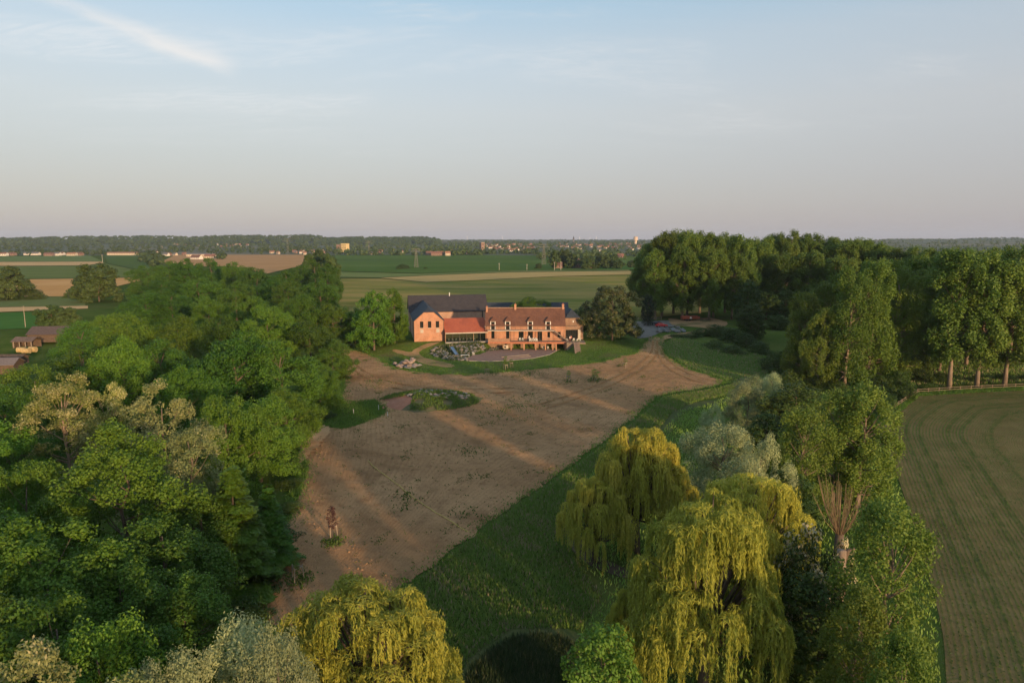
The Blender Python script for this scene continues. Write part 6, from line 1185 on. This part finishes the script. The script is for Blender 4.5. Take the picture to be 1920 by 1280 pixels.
# clods of earth lying along the harrow lines
q = poly_pts(rs, SOILB, 30000); q = q[q[:, 1] < 175][:14000]; rw = soil_row(q[:, 0], q[:, 1]); q[:, 0] += (np.round(rw / .72) * .72 - rw) * .8 + rs.normal(0, .14, len(q)); n_ = len(q)
sz = .055 + .13 * rs.uniform(0, 1, n_) ** 3; zc = zg(q[:, 0], q[:, 1]) + .10 + soil_relief(q[:, 0], q[:, 1]); an = rs.uniform(0, 6.28, n_); vv = []
for j_ in range(4): vv.append(np.column_stack([q[:, 0] + sz * 1.2 * np.cos(an + j_ * 1.571) * rs.uniform(.7, 1.3, n_), q[:, 1] + sz * np.sin(an + j_ * 1.571) * rs.uniform(.7, 1.3, n_), zc - .03]))
vv.append(np.column_stack([q[:, 0] + rs.normal(0, .02, n_), q[:, 1] + rs.normal(0, .02, n_), zc + sz * rs.uniform(.6, 1.2, n_)])); co = np.stack(vv, 1).reshape(-1, 3); b_ = np.arange(n_)[:, None] * 5
fc = np.concatenate([b_ + np.array([[j_, (j_ + 1) % 4, 4]]) for j_ in range(4)]); me = bpy.data.meshes.new('soil_clods'); raw_mesh(me, co, fc); me.materials.append(surf('clod_earth', (.30, .165, .078), (.45, .26, .125), .6, .95, spec=0.0)); link('soil_clods', me, kind='stuff', label='loose earth clods scattered along the harrow lines', category='clods')
bp = []
for (px, py, n_, s_) in ((960, 765, 160, 2.6), (1000, 755, 120, 2.2), (930, 780, 120, 2.4), (880, 850, 90, 1.2), (765, 945, 90, 1.0), (875, 962, 70, .8), (625, 1018, 240, .5), (560, 1090, 260, .6), (625, 740, 160, 2.0), (710, 720, 120, 2.5), (1066, 716, 120, .8), (1115, 712, 260, .9), (920, 700, 200, 1.2), (990, 700, 220, 1.8), (950, 694, 160, .9), (760, 930, 60, .7), (700, 1130, 120, 1.5)):
    g = G(px, py); bp.append(np.array([g.x, g.y]) + rs.normal(0, s_, (n_, 2)) * np.array([1.2, 1.6]))
blades('weed_patches', np.concatenate(bp), .34, .17, G_WEED, 'denser green weed patches and tufts on the soil', 9, cat='weeds', lean=.6, base=.1)
_e = np.repeat(SOILB, 26, 0); _e = _e + rs.normal(0, .55, _e.shape) * rs.uniform(.2, 2.2, (len(_e), 1)); blades('border_tufts', _e, .34, .11, G_LAW, 'ragged grass tufts creeping over the soil edge', 15, base=.06, lean=.5)
# mound vegetation and rockery plants
a = rs.uniform(0, 6.28, 9000); r_ = rs.uniform(0, 1, 9000) ** .5; q = np.column_stack([mc.x + 10.4 * r_ * np.cos(a), mc.y + 8.2 * r_ * np.sin(a)]); keep = ~((q[:, 0] < mc.x - 3) & (q[:, 1] < mc.y - .5)) & (np.sin(q[:, 0] * 1.1) * np.sin(q[:, 1] * .9 + 1) > -.45)
q = q[keep]; blades('mound_weeds', q, .5, .16, G_WEED, 'rank weeds growing over the slab mound', 10, cat='weeds', base=.05, lean=.5, zfun=lambda x, y: zg(x, y) + 1.5 * np.clip(1 - ((x - mc.x) / 10.8) ** 2 - ((y - mc.y) / 8.5) ** 2, 0, 1) ** 1.2)
q = poly_pts(rs, world_poly([(806, 661), (820, 650), (850, 646), (905, 644), (945, 647), (938, 656), (905, 660), (885, 666), (872, 676), (840, 676)]), 4500); blades('rockery_plants', q, .55, .22, leaf_mat('rockery_leaves', (.06, .09, .03), (.10, .12, .045), (.34, .30, .22), .86), 'low plants and pale flowers between the rockery stones', 11, cat='plants', lean=.6)
# seedlings drilled along the rows of the right field
q = poly_pts(rs, CROPB, 140000); q = q[(q[:, 1] < 165) & (q[:, 0] < 0.82 * q[:, 1] + 4)]; rw = crop_row(q[:, 0], q[:, 1]); dd = crop_d(q[:, 0], q[:, 1]); sh = (np.round(rw / .5) * .5 - rw)
gx = (crop_row(q[:, 0] + .05, q[:, 1]) - rw) / .05; gy = (crop_row(q[:, 0], q[:, 1] + .05) - rw) / .05; g2 = np.maximum(gx ** 2 + gy ** 2, .2); q = q + np.column_stack([gx, gy]) * (sh / g2)[:, None] + rs.normal(0, .07, q.shape)
tr_ = np.zeros(len(q))
for t0 in (3.0, 5.2, 9.2, 11.6, 15.4): tr_ = np.maximum(tr_, np.exp(-((dd - t0) / .55) ** 2))
pat_ = sum(np.sin((q[:, 0] * math.cos(j_) + q[:, 1] * math.sin(j_)) * 6.28 / (3 + 1.7 * j_) + j_ * 2) for j_ in range(7)); pr = np.clip(.20 + .06 * pat_ + .7 * tr_ + .3 * (1 - sm(4, 22, dd)) + .15 * np.sin(q[:, 0] * .15) * np.sin(q[:, 1] * .11), 0, 1); q = q[rs.uniform(0, 1, len(q)) < pr]
blades('crop_seedlings', q, .13, .085, leaf_mat('seedling_leaves', (.050, .100, .018), (.085, .135, .028), trans=.3), 'small green seedlings along the curved drill rows', 12, cat='crop', lean=.9, base=.06)
# ------------------------------------------------------------------ haze: even thin air round the whole scene
hm = bpy.data.materials.new('haze_air'); hm.use_nodes = True; t = hm.node_tree; t.nodes.clear(); ho = N(t, 'ShaderNodeOutputMaterial'); hv = N(t, 'ShaderNodeVolumePrincipled', ins={'Density': 5.5e-5, 'Anisotropy': 0.0}); hv.inputs['Color'].default_value = (.70, .82, 1.0, 1); t.links.new(hv.outputs[0], ho.inputs['Volume'])
MB().box(-9200, 9200, -700, 13200, -6, 150).build('haze', hm, kind='stuff', label='thin evening haze over the whole country', category='haze')
